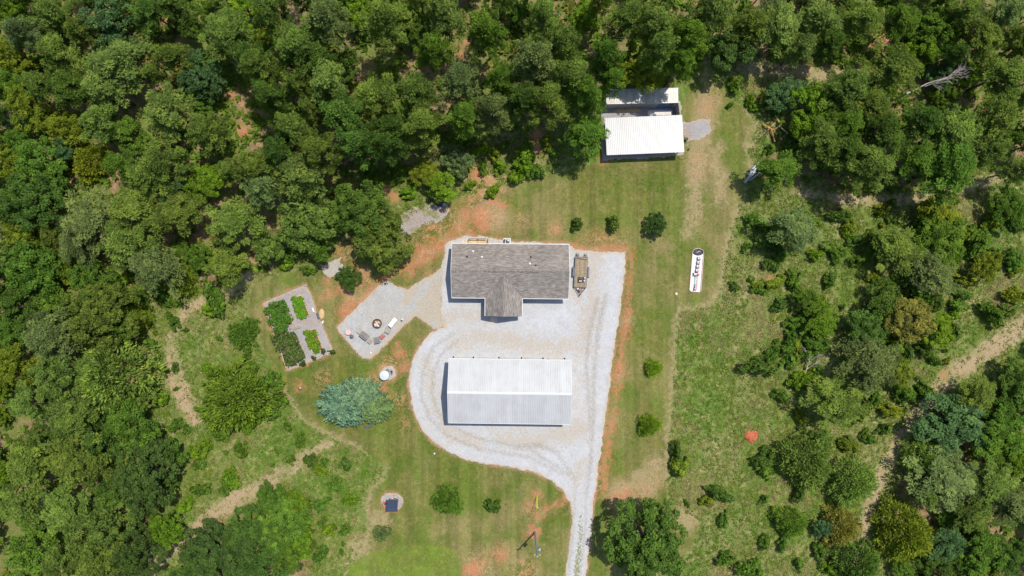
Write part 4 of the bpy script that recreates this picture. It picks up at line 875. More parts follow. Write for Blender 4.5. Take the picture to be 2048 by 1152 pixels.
def make_blue(k):
    """conifer with feathered, drooping branch sprays (nominal crown 8 m across, 7.5 m tall)"""
    r = np.random.default_rng(400 + k); tb = MB(); tb.tube([(0, 0, -.2), (0, 0, 4), (0, 0, 7.2)], [.25, .16, .02], 7); P0 = []; AX = []; LL = []; TO = []
    for i in range(270):
        u = (i + .5) / 270; z = .5 + 6.8 * u; rad = 4.1 * (1 - u ** 1.5) * (.8 + .3 * r.random()) + .15; a = i * 2.39996 + r.normal() * .1; tn = .48 + .28 * r.normal()
        dr = np.array([math.cos(a), math.sin(a), 0.]); st = max(0, rad - 1.9)
        for s in np.linspace(st, rad, 9):
            f = (s - st) / max(rad - st, .1); p = dr * s + np.array([0, 0, z + .25 * math.sin(f * 3) - .25 * f * f])
            for q in range(5):
                lat = np.array([-dr[1], dr[0], 0]) * r.normal() * .6; P0.append(p + r.normal(size=3) * .1); AX.append(dr * .8 + lat + np.array([0, 0, .25 + .3 * r.normal()])); LL.append(.46 * (.6 + .6 * r.random())); TO.append(tn + .18 * r.normal())
    pos = np.array(P0); ax = unit(np.array(AX)); ll = np.array(LL); m = len(ll); sd = unit(np.cross(ax, r.normal(size=(m, 3)) * .6 + np.array([0, 0, 1.]))); ww = ll * .42
    V = np.stack([pos, pos + ax * (ll * .4)[:, None] + sd * (ww * .5)[:, None], pos + ax * ll[:, None], pos + ax * (ll * .4)[:, None] - sd * (ww * .5)[:, None]], 1).reshape(-1, 3)
    return mesh_np('conifer_crown', V, np.arange(4 * m).reshape(-1, 4), {'tone': np.repeat(np.clip(TO, 0, 1), 4)}, mat=M['leaf']), tb
def make_bush(k):
    r = np.random.default_rng(500 + k); tb = MB(); C = []; R = []       # nominal 3 m across, 2 m tall
    for i in range(34):
        g = unit(r.normal(size=(1, 3)))[0]; g[2] = abs(g[2]); an = math.atan2(g[1], g[0]); q = g * np.array([1.15, 1.15, 1.35]) * (.5 + .5 * r.random()) * (1 + .28 * math.sin(2 * an + k) + .18 * math.sin(3 * an + 2 * k)) + np.array([0, 0, .45]); C.append(q); R.append(.25 + .2 * r.random())
        if i % 5 == 0: tb.tube([(0, 0, -.05), q * np.array([.5, .5, .55]), q], [.05, .03, .01], 4, False)
    return leaf_mesh('bush_foliage', np.array(C), np.array(R), 40, .3, .2, 'broad', r, .9), tb
def trunk_mesh(tb, name):
    me = bpy.data.meshes.new(name); me.from_pydata([tuple(p) for p in tb.v], [], tb.f); me.materials.append(M['bark']); me.shade_smooth(); return me
PROTO = {}
for kd, fn, cnt in (('pine', make_pine, 6), ('broad', make_broad, 6), ('cedar', make_cedar, 3), ('blue', make_blue, 2), ('bush', make_bush, 4)):
    PROTO[kd] = []
    for k in range(cnt):
        cm_, tb = fn(k); PROTO[kd].append((cm_, trunk_mesh(tb, kd + '_trunk')))
def make_oak(k):
    r = np.random.default_rng(600 + k); C = []; R = []; tb = MB(); subs = []      # a large old crown, nominal 17 m across
    tb.tube([(0, 0, -.2), (.1, .05, 2.5), (.1, -.1, 5)], [.5, .4, .3], 10)
    for ring, n, rr_, z in ((0, 12, 6.0, 6.6), (1, 8, 3.5, 8.6), (2, 3, 1.2, 9.6)):
        for i in range(n):
            a = i * 6.283 / n + r.normal() * .2; q = rr_ * (.82 + .36 * r.random()); subs.append(np.array([q * math.cos(a), q * math.sin(a), z + r.normal() * .6]))
    for s in subs:
        tb.tube([(.1, 0, 4.2), s * np.array([.5, .5, 0]) + np.array([0, 0, 5.6]), s], [.2, .12, .04], 5, False)
        sr = 1.5 + .5 * r.random()
        for q in unit(r.normal(size=(16, 3)) + np.array([0, 0, .5])): C.append(s + q * sr * np.array([1, 1, .75])); R.append(.5 + .4 * r.random())
    return leaf_mesh('oak_crown', np.array(C), np.array(R), 62, .4, .28, 'broad', r, .85), tb
for k in range(2):
    cm_, tb = make_oak(k); PROTO.setdefault('oak', []).append((cm_, trunk_mesh(tb, 'oak_trunk')))
NOM = dict(oak=(17.4, 11.5), pine=(9.0, 15.), broad=(8.9, 9.), cedar=(9.3, 6.5), blue=(8.6, 7.4), bush=(3.2, 2.0))
NAME = dict(oak='oak_tree', pine='pine_tree', broad='broadleaf_tree', cedar='cedar_tree', blue='blue_conifer', bush='bush')
NOUN = dict(oak='wide leafy tree', pine='pine', broad='leafy tree', cedar='round fuzzy cedar', blue='blue green conifer', bush='bush')
CAT = dict(oak='tree', pine='tree', broad='tree', cedar='tree', blue='tree', bush='bush')
TINT = {'o': ('olive', (0.1170, 0.1734, 0.0342)), 'l': ('pale olive', (0.1463, 0.2040, 0.0475)), 'g': ('dusty grey green', (0.1229, 0.1714, 0.0570)), 'd': ('dark green', (0.0722, 0.1306, 0.0247)), 'm': ('mid green', (0.0897, 0.1652, 0.0238)),
        'b': ('bright green', (0.1268, 0.2142, 0.0190)), 'y': ('yellow green', (0.1463, 0.1918, 0.0209)), 'e': ('yellowish mid green', (.098, .15, .018)), 't': ('blue green', (0.0722, 0.1408, 0.0532)), 's': ('silvery blue', (0.1755, 0.2907, 0.1900)), 'v': ('olive blue', (0.1804, 0.2550, 0.1045)), 'r': ('rusty green', (0.1512, 0.1581, 0.0361)), 'k': ('deep dark green', (0.0604, 0.1071, 0.0266))}
ONES = 'zero one two three four five six seven eight nine ten eleven twelve thirteen fourteen fifteen sixteen seventeen eighteen nineteen'.split()
TENS = '_ _ twenty thirty forty fifty sixty seventy eighty ninety'.split()
def words(n):
    n = int(n)
    if n < 20: return ONES[n]
    return TENS[n // 10] + ('' if n % 10 == 0 else ONES[n % 10]) if n < 100 else 'hundred'
used_labels = set()
def region(px, py):
    if py < 400: return 'upper left woods' if px < 560 else 'woods above the house' if px < 1130 else 'woods behind the container' if px < 1430 else 'upper right woods'
    if px < 700: return 'left woods' if py < 760 else 'lower left woods'
    if px > 1330: return 'right hand thicket' if py < 780 else 'lower right scrub'
    return 'yard'
def auto_label(tone, noun, px, py):
    a = min(max(px / 20.48, 0), 99); b = min(max(py / 11.52, 0), 99)
    for da in (0, 1, -1, 2, -2):
        for db in (0, 1, -1):
            s_ = f'{tone} {noun} in the {region(px, py)}, {words(max(a + da, 0))} percent across, {words(max(b + db, 0))} down'
            if s_ not in used_labels: used_labels.add(s_); return s_
    return s_
COUNT = {}; PLACED = []
def tree(px, py, dpx, kind, tint, label=None, hmul=1.0, group=None):
    nd, nh = NOM[kind]; k = COUNT.get(kind, 0); COUNT[kind] = k + 1
    d_est = dpx * S * .93
    hgt = {'pine': ((13.5 if py < 330 and px < 1440 else 10.5) if px > 480 and px < 1480 else 8.5 if py < 420 else 6.5) + min(4.5, d_est * .42), 'broad': 3.2 + d_est * .62, 'oak': 3.5 + d_est * .5, 'cedar': 1.2 + d_est * .55, 'blue': 1.5 + d_est * .62, 'bush': .5 + d_est * .55}[kind] * hmul * (.93 + .14 * random.random())
    hc = hgt * {'pine': .74, 'broad': .66, 'oak': .66, 'cedar': .5, 'blue': .5, 'bush': .5}[kind]
    x, y = P(px, py, hc); d = dpx * S * (H - hc) / H
    PLACED.append((px, py, dpx))
    tone, colr = TINT[tint]
    if label is None:
        label = auto_label(tone, NOUN[kind], px, py)
    used_labels.add(label)
    root = thing(NAME[kind], label, CAT[kind], (x, y, 0), random.random() * 6.28, group or {'pine': 'pines of the woods', 'broad': 'leafy trees of the woods', 'oak': 'wide leafy trees', 'cedar': 'round cedars', 'bush': 'bushes in the scrub'}.get(kind))
    e = (.86 + .28 * random.random()) if kind != 'bush' else (.74 + .55 * random.random()); root.scale = (d / nd * e, d / nd / e, hgt / nh)
    cm_, tm = PROTO[kind][k % len(PROTO[kind])]
    c_ = link('crown' if kind != 'bush' else 'foliage', cm_, root); v = (.85 + .32 * random.random()) * (1.2 if kind == 'cedar' else 1); w = .93 + .14 * random.random(); c_.color = (colr[0] * v * w, colr[1] * v, colr[2] * v * (2 - w), 1)
    link('trunk' if kind != 'bush' else 'stems', tm, root)
    return root

# ------------------------------------------------------------------ yard trees (each with its own look)
tree(697, 555, 55, 'broad', 'd', 'compact round dark green tree at the clay patch above the patio', .62)
tree(765, 483, 128, 'broad', 'o', 'large olive crowned tree left of the house beside red clay', .95)
tree(895, 1003, 60, 'cedar', 'm', 'dense round green shrub tree on the lawn, largest of the three near the well house', .9)
tree(985, 1014, 36, 'bush', 'd', 'small ragged dark tree on the lawn right of the round shrub', 1.2)
tree(995, 1006, 18, 'bush', 'm', 'thin side sprout of the ragged lawn tree', 1.2)
tree(763, 1068, 36, 'cedar', 'g', 'small grey green cone shrub just below the well house', .9)
tree(1308, 736, 36, 'cedar', 'b', 'small bright green round shrub in the right lawn, upper of two', .9)
tree(1299, 851, 46, 'cedar', 'b', 'small bright green round shrub in the right lawn, lower of two', .9)
tree(1155, 447, 30, 'bush', 'd', 'leftmost and sparsest of three young trees above the house', 1.3)
tree(1228, 446, 36, 'bush', 'o', 'middle of three young trees on the lawn above the house', 1.3)
tree(1312, 449, 50, 'broad', 'k', 'rightmost and largest of three young trees on the lawn above the house', .6)
tree(1296, 1092, 204, 'oak', 'd', 'huge broad oak at the lower edge beside the driveway', 1.0)
tree(684, 812, 104, 'blue', 's', 'wide silvery blue conifer on the lawn left of the gravel loop', 1.0, 'blue conifers')
tree(722, 792, 84, 'blue', 's', 'upper silvery blue conifer merging with its wider neighbour', 1.05, 'blue conifers')
tree(748, 818, 70, 'blue', 'v', 'olive tinged conifer on the right of the silvery blue pair', 1.0, 'blue conifers')
tree(880, 372, 70, 'broad', 'b', 'bright green leafy tree over the black gravel above the house', .8)
tree(850, 345, 62, 'broad', 'y', 'yellow green tree at the left of the bright one above the house', .8)
tree(912, 320, 72, 'broad', 'g', 'greyish feathery tree above the bright green tree, near the house', .8)
tree(1176, 268, 104, 'pine', 'm', 'green tree overhanging the left end of the white shed', .75)
tree(1278, 132, 118, 'broad', 'y', 'dark gold leafy tree overhanging the shipping container', 1.0)
tree(1558, 335, 104, 'pine', 'm', 'spreading pine over the culvert pipes', .8)
tree(1588, 455, 116, 'pine', 'g', 'lone spreading pine at the meadow edge right of the lawn', .75)
tree(470, 800, 146, 'cedar', 'e', 'big yellowish green dome tree alone in the left meadow', 1.0)
tree(485, 667, 62, 'cedar', 'm', 'small round green tree left of the garden', .9)
tree(225, 750, 160, 'cedar', 'o', 'very large olive dome tree at the edge of the left woods', 1.15)
tree(1625, 225, 112, 'broad', 'b', 'bright green tree beside the hay rake', .9)
tree(1575, 188, 84, 'broad', 't', 'blue green tree above the hay rake', .8)
tree(220, 42, 118, 'broad', 't', 'large blue green tree near the top of the upper left woods', 1.15)
tree(405, 150, 100, 'broad', 't', 'blue green tree at the clay gap in the upper left woods', 1.15)
tree(33, 248, 46, 'broad', 't', 'small pale blue green tree near the left photo edge', 1.0)
tree(1883, 150, 62, 'broad', 't', 'blue green tree behind the bleached dead branches', .9)
tree(1905, 845, 148, 'broad', 't', 'big blue green tree on the right dirt track bend', .62)
tree(1820, 640, 104, 'broad', 'r', 'rusty tinted tree in the right hand thicket', .75)
tree(1615, 922, 116, 'cedar', 'o', 'uppermost large round cedar in the lower right meadow', 1.0)
tree(1706, 966, 98, 'cedar', 'o', 'second large round cedar, just right of the uppermost one', 1.0)
tree(1583, 1045, 66, 'cedar', 'm', 'small round green cedar left of the rusty topped one in the lower right meadow', 1.0)
tree(1682, 1055, 82, 'cedar', 'r', 'rusty topped round cedar in the lower right meadow', 1.0)
tree(1650, 1058, 46, 'broad', 't', 'small blue green sapling against the rusty topped cedar', .6)
tree(1812, 1066, 122, 'cedar', 'y', 'golden green round cedar at the lower right track', 1.05)
tree(1715, 1132, 100, 'cedar', 'd', 'dark round cedar cut by the lower photo edge', 1.0)
tree(1848, 915, 86, 'cedar', 'o', 'olive round cedar left of the large lower right pine', 1.1)

# ------------------------------------------------------------------ woods (crown centre in the photo, crown width, kind, tint)
WOODS = """25 20 74 broad b;110 25 84 pine o;45 62 76 pine g;105 62 50 broad y;165 60 66 pine o;300 22 80 pine d;340 5 74 pine o;372 40 70 broad d;455 62 116 pine o;505 112 70 pine d;492 18 66 broad b
20 115 86 broad y;118 108 92 pine o;240 125 132 pine l;345 112 76 pine o;85 172 74 pine o;145 178 90 pine d;208 180 84 pine l;330 222 112 pine l;55 212 84 broad y;30 290 66 broad m;128 258 74 broad y;200 240 84 pine o;265 275 74 broad m;412 262 92 pine o;20 170 70 broad m
545 25 92 pine o;520 74 44 broad y;598 95 104 pine o;655 38 92 pine g;622 72 66 broad d;720 15 74 broad b;775 40 106 pine o;826 42 74 broad m;888 28 96 pine l;520 135 86 pine o;655 168 94 pine l;690 128 60 broad d;868 100 76 pine m;975 66 94 pine m;760 192 106 pine o;832 190 92 pine o;918 166 96 pine g;850 248 96 pine o;690 236 104 pine d;588 262 86 pine o;985 222 90 pine g;1003 160 74 pine m;930 235 80 pine m;545 190 80 pine d;640 130 70 pine d;780 255 80 pine d
1088 38 84 pine o;1036 18 56 broad m;1172 36 66 broad b;1125 92 84 pine o;1250 38 94 pine o;1312 48 86 pine l;1428 22 96 pine l;1068 122 104 pine g;1140 158 112 pine o;1212 116 76 pine m;1322 98 86 pine o;1382 72 84 pine m;1362 130 62 pine m;1462 92 92 broad k;1500 48 88 pine o;1090 205 104 pine o;1176 190 84 pine m;1050 200 84 pine d;1225 160 60 pine m
1560 48 104 pine l;1640 40 96 pine l;1602 96 66 pine l;1722 40 84 pine o;1662 84 64 pine d;1800 42 84 pine m;1862 62 84 broad m;1902 50 66 broad b;1962 82 96 pine o;2012 28 76 pine g;1782 138 124 pine o;1702 175 102 pine o;1742 215 92 pine o;2005 150 96 pine o;1905 262 114 pine o;1992 232 104 pine o;1760 272 114 pine d;1642 280 92 pine o;1845 240 80 pine d;1930 20 70 pine o;2040 90 70 pine o;1840 110 66 broad b;1690 250 76 pine m
20 322 74 broad y;78 322 94 broad m;180 322 72 cedar y;122 300 50 broad t;322 322 104 pine o;288 352 84 pine o;410 362 76 broad b;60 402 124 broad d;352 388 70 broad t;182 440 132 pine g;266 420 122 pine o;362 422 104 pine o;250 482 122 pine o;150 492 86 pine g;48 462 84 broad y;60 540 114 broad m;140 532 76 cedar y;185 562 84 broad m;300 532 122 pine g;470 442 114 pine o;452 532 104 pine o;360 562 62 cedar y;515 330 86 pine o;240 330 70 pine m
600 348 114 pine l;530 372 84 pine g;560 305 80 pine d;642 300 90 pine o;610 440 114 broad o;715 416 112 broad d;635 495 62 broad m;535 490 76 broad o;715 290 90 pine d;780 290 74 pine d
1740 332 114 pine o;1690 300 92 pine d;1900 335 132 pine m;1830 320 88 pine m;1790 492 114 pine o;1882 482 112 broad m;1872 545 104 pine g;1880 425 74 broad y;2020 412 74 broad m;1975 532 62 broad y;2040 340 60 pine o;1985 300 80 pine o
40 612 94 broad d;105 625 90 broad m;200 632 146 oak o;238 650 74 broad m;276 637 52 cedar y;100 672 116 pine g;130 742 104 broad o;20 732 84 broad y;60 802 94 pine o;150 832 106 pine o;262 852 104 broad m;205 870 90 broad d;30 670 80 broad m;310 560 60 broad m
1612 602 54 broad m;1645 642 74 broad b;1735 655 84 broad d;1880 662 74 broad b;1742 732 134 pine g;1672 806 126 pine o;1795 745 70 broad y;2045 765 104 broad d;1990 870 110 broad m;1770 600 80 broad d;1845 575 50 broad m
150 930 116 pine o;290 955 160 oak k;60 930 110 pine o;40 1010 106 pine o;130 1020 116 pine o;210 1050 106 broad o;230 980 96 broad d;270 1110 120 oak k;190 1130 100 pine o;330 1060 70 broad b;60 1090 100 broad m;340 905 60 broad m;120 1120 86 pine o
560 1048 110 broad m;430 1112 156 oak k;500 1060 96 broad d;520 1140 110 broad d;590 1010 60 broad b;380 1150 90 broad d;540 1000 70 broad m;600 1090 60 broad b;470 1090 80 broad d;570 1110 80 broad m
1900 965 154 pine g;1895 1092 84 broad t;1962 1102 104 broad m;1985 965 116 pine o;2030 900 90 broad b;2030 1010 110 pine g;2010 1110 90 broad d;1880 1140 84 broad d;1950 1030 90 pine o;1856 992 60 pine o;2020 830 80 broad m"""
for row in WOODS.replace('\n', ';').split(';'):
    a = row.split()
    tree(float(a[0]), float(a[1]), float(a[2]) * (1.14 if float(a[1]) < 480 or float(a[0]) < 230 else 1.03), a[3], a[4], None, .5 if float(a[1]) > 970 and 360 < float(a[0]) < 640 else .72 if float(a[0]) > 1480 and float(a[1]) > 400 else 1.0)
# remaining gaps of the woods
GAPS = [(330,45,30),(172,72,24),(450,185,36),(488,262,34),(275,232,26),(805,130,34),(925,92,34),(515,255,34),(1050,45,22),(1392,14,28),(1470,42,26),(1770,78,40),(700,380,26),(160,355,26),(350,500,26),(370,470,22),(1330,280,90),(1290,200,80),(1545,260,50),(1500,340,40),(690,250,20),(1560,140,60),(1700,140,50),(1835,165,40),(400,600,40),(1640,380,40),(1800,390,50),(1950,360,40),(1600,165,10),(740,330,40)] + [(x_, y_, 40 if y_ < 820 else 54) for x_, y_ in ((2040,655),(1990,692),(1945,722),(1900,752),(1872,785),(1850,812),(1828,842),(1805,872),(1785,905),(1768,940),(1755,975),(1742,1010),(1730,1045),(1722,1080),(1716,1120))]
def in_poly(poly, x, y):
    c = False; j = len(poly) - 1
    for i in range(len(poly)):
        xi, yi = poly[i]; xj, yj = poly[j]
        if (yi > y) != (yj > y) and x < (xj - xi) * (y - yi) / (yj - yi) + xi: c = not c
        j = i
    return c
rr = random.Random(11)
for tries in range(5000):
    px = rr.uniform(-70, 2120); py = rr.uniform(-60, 1210); dpx = rr.uniform(50, 92)
    if not any(in_poly(f_, px, py) for f_ in (FORESTA, FORESTB, FORESTC)): continue
    if any(math.hypot(px - a, py - b) < c_ + dpx * .3 for a, b, c_ in GAPS): continue
    if any(math.hypot(px - a, py - b) < .33 * (c_ + dpx) for a, b, c_ in PLACED): continue
    kd = 'pine' if rr.random() < (.7 if py < 420 else .4) else 'broad'
    tree(px, py, dpx, kd, rr.choice('oooldg') if kd == 'pine' else rr.choice('mmobby'), None, (1.0 if kd == 'pine' else .8) * (.7 if px > 1500 and py > 600 else 1))
print('TREES', len(PLACED), COUNT)
# ------------------------------------------------------------------ bushes of the meadow and thickets
BUSH = """1470 572 26 d;1360 930 54 y;1352 905 40 d;1440 988 50 d;1412 1003 32 y;1447 1040 36 m;1450 1117 42 m;1500 1140 60 m;1530 918 56 d;1535 945 40 m;1515 732 66 d;1540 712 40 m;1375 1008 16 m;1590 560 40 m;1560 610 34 d;1605 650 40 m;1640 690 56 m;1560 500 30 m;1630 510 34 b;1680 430 44 d;1700 450 40 y;1765 420 36 y;1720 520 40 m;1660 560 36 m;1640 600 34 y;1930 560 44 y;1960 480 60 m;1990 440 50 y;2030 520 50 m;1920 610 44 m;1985 625 56 m;2030 590 50 y;1850 700 40 d;1850 780 50 m;1810 790 50 m;1870 720 30 m;1780 820 50 y;1770 860 36 m;1570 700 40 m;1600 760 50 b;1560 790 36 m;1600 830 40 y;1640 880 40 m;1690 890 34 y;1740 880 30 m;1530 1000 26 m;1600 985 40 d;1565 1090 30 m;1640 1105 40 d;1600 1130 30 m;1660 1140 40 b;1530 1085 34 m;1750 800 30 m
330 600 40 m;345 640 36 m;430 600 60 m;420 620 40 b;300 690 36 m;290 680 20 b;310 665 14 b;285 665 12 b;370 660 16 m;330 740 20 m;350 735 22 d;420 740 40 b;500 740 44 m;540 760 50 m;520 790 40 d;560 800 36 m;540 830 44 m;500 850 40 b;440 870 40 m;400 900 50 b;480 900 40 m;460 960 50 b;400 980 40 m;370 1010 40 b;580 920 30 m;620 920 36 d;600 880 34 m;640 940 30 b;690 930 36 d;670 970 40 m;700 1000 36 b;640 1010 40 m;660 1060 36 b;690 1060 30 m;640 1110 40 m;340 960 44 m;320 800 40 b;350 850 36 m
1048 325 66 b;1056 298 44 m;1032 350 44 b;1068 342 44 m;985 382 34 b;930 285 44 m;1000 335 36 b;965 335 30 m;900 285 40 m;1095 285 34 y;1110 305 30 m;925 345 34 y;800 350 40 m;820 380 44 b;780 340 36 m;960 300 40 b;940 370 26 b;990 310 36 y;1010 290 30 m;570 470 40 m;580 515 40 m;615 540 30 m;570 530 36 b;1470 170 40 m;1500 200 26 b;1510 215 24 b;1540 300 30 m;1400 110 26 b;1460 210 16 m;740 340 40 m;760 360 34 b"""
for row in BUSH.replace('\n', ';').split(';'):
    a = row.split(); tree(float(a[0]), float(a[1]), float(a[2]), 'bush', a[3])
SCRUB = [(1490,440),(1560,420),(1700,420),(1850,400),(2045,385),(2045,610),(1900,720),(1820,830),(1700,900),(1600,800),(1560,720),(1520,640),(1490,600)]; SCRUBL = [(310,610),(480,560),(540,760),(640,880),(740,940),(720,1090),(640,1120),(420,980),(340,880),(330,720)]
for poly, cnt, lim in ((SCRUB, 105, (16, 46)), (SCRUBL, 26, (12, 34))):
    xs = [p[0] for p in poly]; ys = [p[1] for p in poly]; got = 0
    for _ in range(4000):
        px = rr.uniform(min(xs), max(xs)); py = rr.uniform(min(ys), max(ys))
        if got >= cnt: break
        if not in_poly(poly, px, py) or fbm(px / 90, py / 90, 77, 2) < -.15: continue
        if any(math.hypot(px - a, py - b) < .3 * c_ + 3 for a, b, c_ in PLACED): continue
        tree(px, py, lim[0] + (lim[1] - lim[0]) * rr.random() ** 1.5, 'bush', rr.choice('mmboydm'), None, .8); got += 1
# ------------------------------------------------------------------ bare dead trees
def snag(name, label, px, py, ang, ln, h0, seed):
    r = random.Random(seed); m = MB(); x, y = P(px, py)
    def br(p, d, l, rad, depth):
        q = p + d * l; mid = p + d * l * .5 + Vector((r.gauss(0, .04), r.gauss(0, .04), r.gauss(0, .04))) * l; m.tube([p, mid, q], [rad, rad * .75, rad * .45], 5, False)
        if depth:
            for k in range(5 if depth > 1 else 4):
                f = .3 + .7 * r.random(); v = (d + Vector((r.gauss(0, .5), r.gauss(0, .5), r.gauss(0, .3)))).normalized(); br(p + d * l * f, v, l * (.35 + .25 * r.random()), rad * .5, depth - 1)
    t_ = thing(name, label, 'dead tree', (x, y, 0)); br(Vector((0, 0, h0)), Vector((math.cos(ang), math.sin(ang), .12)).normalized(), ln, .13, 3)
    m.build('branches', M['deadwood'], t_)
    MB().tube([(0, 0, -.1), (0, 0, h0 + .1)], [.2, .14], 8).build('stump', M['deadwood'], t_)
snag('dead_tree', 'bleached bare branches of a fallen tree in the upper right woods', 1800 - 22, 205, .38, 7.0, 5.5, 3)
snag('dead_tree', 'small pale bare snag beside the pines of the right thicket', 1606, 752, 1.3, 4.2, .6, 5)

# ------------------------------------------------------------------ low vegetation (uncountable)
def tufts(name, label, cat, n_try, dens, palette, blades, L, W, lift, seed):
    r = np.random.default_rng(seed); X = r.uniform(-94, 94, n_try); Y = r.uniform(-55, 55, n_try); k = r.random(n_try) < dens(X, Y); X = X[k]; Y = Y[k]; n = len(X)
    sc = .6 + .8 * r.random(n); pal = palette(X, Y, r, n)
    idx = np.repeat(np.arange(n), blades); m = len(idx); a = r.random(m) * 6.283; el = lift * (.4 + .9 * r.random(m)); ax = np.stack([np.cos(a) * np.cos(el), np.sin(a) * np.cos(el), np.sin(el)], 1); ll = L * sc[idx] * (.6 + .7 * r.random(m)); ww = W * sc[idx]
    b0 = np.stack([X[idx], Y[idx], np.full(m, .0)], 1) + np.stack([np.cos(a), np.sin(a), np.zeros(m)], 1) * .04; sd = np.stack([-np.sin(a), np.cos(a), r.normal(size=m) * .4], 1)
    V = np.stack([b0, b0 + ax * (ll * .5)[:, None] + sd * (ww * .5)[:, None], b0 + ax * ll[:, None], b0 + ax * (ll * .5)[:, None] - sd * (ww * .5)[:, None]], 1).reshape(-1, 3)
    tone = np.clip(.5 + .22 * r.normal(size=m), 0, 1)
    me = mesh_np(name, V, np.arange(4 * m).reshape(-1, 4), {'tone': np.repeat(tone, 4)}, {'tint': np.repeat(pal[idx], 4, axis=0)}, M['tuft'])
    print(name, n, m); return tag(link(name, me), label, cat, None, 'stuff')
def fields(X, Y):
    dl = sdf(LAWN, X, Y); df = np.minimum(np.minimum(sdf(FORESTA, X, Y), sdf(FORESTB, X, Y)), sdf(FORESTC, X, Y)); dt = mins(TRACKL, X, Y)
    dc = np.minimum.reduce([sdf(DRIVE, X, Y), sdf(PATIO, X, Y), sdf(GARDEN, X, Y), np.minimum(mins(CLAYL, X, Y), scirc(CLAYC, X, Y))]); return dl, df, dt, dc
SHEDZ = [(1200,170),(1370,165),(1430,230),(1430,290),(1370,325),(1200,330)]
def dens_meadow(X, Y):
    dl, df, dt, dc = fields(X, Y); sh = sdf(SHEDZ, X, Y)
    return np.where((dl > .3) & (df > -1) & (dc > .2) & (sh > 0), np.where(dt < 0, .16, .62 + .3 * fbm(X * .2, Y * .2, 3)), 0)
def pal_meadow(X, Y, r, n):
    g = fbm(X * .12, Y * .12, 21)[:, None]; s = (.7 * fbm(X * .5, Y * .5, 31) + .8 * fbm(X * .14, Y * .14, 33) + r.normal(size=n) * .2)[:, None]
    c = np.where(g > .05, np.array([[.1, .168, .022]]), np.array([[.138, .18, .032]])) ; c = np.where(s > .28, np.array([[.26, .21, .1]]), c); c = np.where(s < -.55, np.array([[.08, .135, .022]]), c); c = np.where(r.random((n, 1)) < .04, np.array([[.2, .16, .12]]), c); return c * (.8 + .4 * r.random((n, 1)))
tufts('meadow_weeds', 'rough green and straw coloured weeds of the overgrown meadows', 'weeds', 240000, dens_meadow, pal_meadow, 6, .34, .085, .5, 61)
def dens_forest(X, Y):
    dl, df, dt, dc = fields(X, Y); return np.where((df < 0) & (dc > .2) & (dt > -.5) & (dl > .3), np.clip(.3 + .9 * fbm(X * .16, Y * .16, 8), 0, 1), 0)
def pal_forest(X, Y, r, n):
    g = (fbm(X * .1, Y * .1, 44) + r.normal(size=n) * .15)[:, None]; c = np.where(g > .1, np.array([[.13, .21, .028]]), np.array([[.09, .155, .025]])); c = np.where(g < -.3, np.array([[.2, .2, .05]]), c); return c * (.8 + .4 * r.random((n, 1)))
tufts('forest_undergrowth', 'green undergrowth covering the floor of the woods', 'undergrowth', 60000, dens_forest, pal_forest, 8, .9, .4, .8, 62)
def dens_lawn(X, Y):
    dl, df, dt, dc = fields(X, Y); return np.where((dl < -.1) & (dc > .25) & (sdf(SHEDZ, X, Y) > 0), .55 + .35 * fbm(X * .2, Y * .2, 71), 0)
def pal_lawn(X, Y, r, n):
    g = (fbm(X * .1, Y * .1, 55) + .6 * fbm(X * .6, Y * .6, 58) + r.normal(size=n) * .2)[:, None]; c = np.where(g > .15, np.array([[.076, .112, .017]]), np.array([[.115, .125, .027]])); c = np.where(g < -.35, np.array([[.19, .16, .07]]), c); return c
tufts('lawn_grass', 'short mown lawn grass round the house and yard', 'grass', 120000, dens_lawn, pal_lawn, 4, .13, .045, .45, 63)
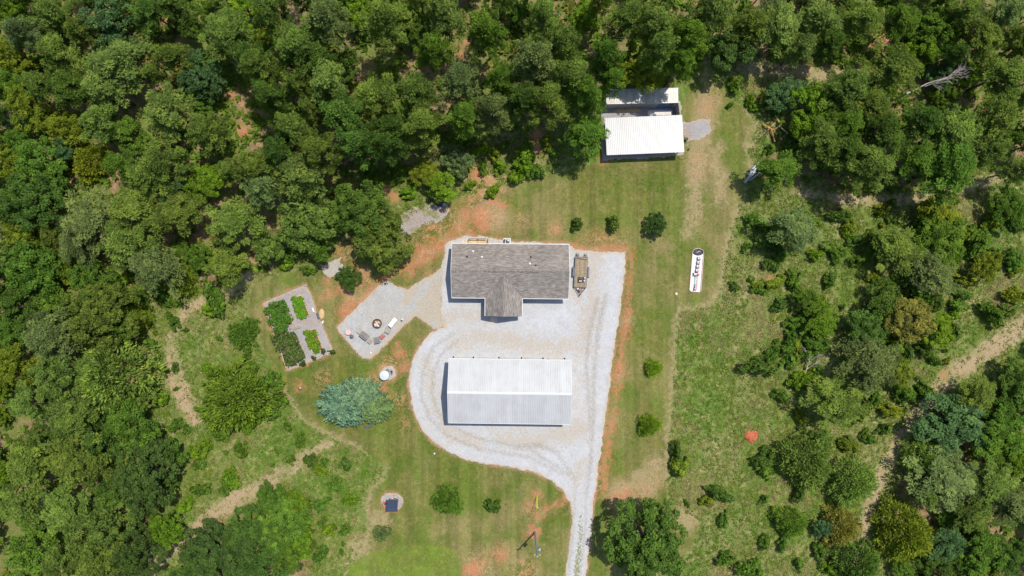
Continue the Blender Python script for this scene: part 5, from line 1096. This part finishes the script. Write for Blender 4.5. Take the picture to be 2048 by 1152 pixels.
# crops
def crop(name, label, quad, n, L, W, z, col, var, seed, spread=1.0):
    r = np.random.default_rng(seed); q = np.array([P(*p) for p in quad]); c = q.mean(0); q = c + (q - c) * spread; k_ = max(6, int(n / 110)); cu = r.random(k_); cv = (np.arange(k_) + .5) / k_; ci = r.integers(0, k_, n); u = np.clip(cu[ci] + r.normal(size=n) * .13, -.12, 1.1); v = np.clip(cv[ci] + r.normal(size=n) * .055, -.06, 1.05)
    p = (q[0] * ((1 - u) * (1 - v))[:, None] + q[1] * (u * (1 - v))[:, None] + q[2] * (u * v)[:, None] + q[3] * ((1 - u) * v)[:, None])
    hz = z * (.35 + .65 * r.random(n)) * (.7 + .5 * (fbm(p[:, 0] * 1.6, p[:, 1] * 1.6, seed) + 1) / 2)
    pos = np.stack([p[:, 0], p[:, 1], .25 + hz], 1); nm = unit(r.normal(size=(n, 3)) * .55 + np.array([0, 0, 1])); ax = unit(np.cross(nm, r.normal(size=(n, 3)))); sd = np.cross(nm, ax); ll = L * (.6 + .8 * r.random(n)); ww = W * (.6 + .8 * r.random(n)); pos = pos - ax * (ll * .5)[:, None]
    V = np.stack([pos, pos + ax * (ll * .45)[:, None] + sd * (ww * .5)[:, None], pos + ax * ll[:, None], pos + ax * (ll * .45)[:, None] - sd * (ww * .5)[:, None]], 1).reshape(-1, 3)
    tint = np.array(col)[r.integers(0, len(col), n)]
    me = mesh_np(name, V, np.arange(4 * n).reshape(-1, 4), {'tone': np.repeat(np.clip(.5 + var * r.normal(size=n), 0, 1), 4)}, {'tint': np.repeat(tint, 4, axis=0)}, M['tuft']); return tag(link(name, me), label, 'crop', None, 'stuff')
crop('tall_crop', 'tall leafy green crop spilling over the upper left bed', [(533,616),(566,602),(590,648),(556,664)], 2000, .38, .24, 1.0, [(.1, .2, .03), (.07, .16, .025)], .24, 1, 1.06)
crop('low_crop', 'low bright green crop filling the upper right bed', BEDB, 1500, .26, .2, .35, [(.12, .27, .02), (.15, .3, .03)], .2, 2, 1.0)
crop('low_crop', 'low yellow green crop filling the lower right bed', BEDC, 1500, .26, .2, .38, [(.14, .26, .02), (.22, .3, .03), (.08, .18, .02)], .24, 3, 1.03)
crop('brambles', 'dark tangled brambles covering the lower left bed', [(548,664),(588,668),(606,712),(572,738)], 2000, .42, .24, 1.1, [(.06, .12, .03), (.08, .15, .03), (.09, .16, .03), (.05, .1, .025), (.19, .16, .08)], .25, 4, 1.06)
for px, py, s_, lab in ((588,727,14,'leftmost seedling along the lower garden edge'), (606,727,16,'middle seedling along the lower garden edge'), (627,716,12,'right seedling along the lower garden edge'), (646,703,14,'seedling below the lower right bed'), (664,704,16,'leafy seedling at the right tip of the garden'), (555,668,22,'dark plant between the two left beds')):
    tree(px, py, s_, 'bush', 'd', lab, 1.0, 'garden seedlings')
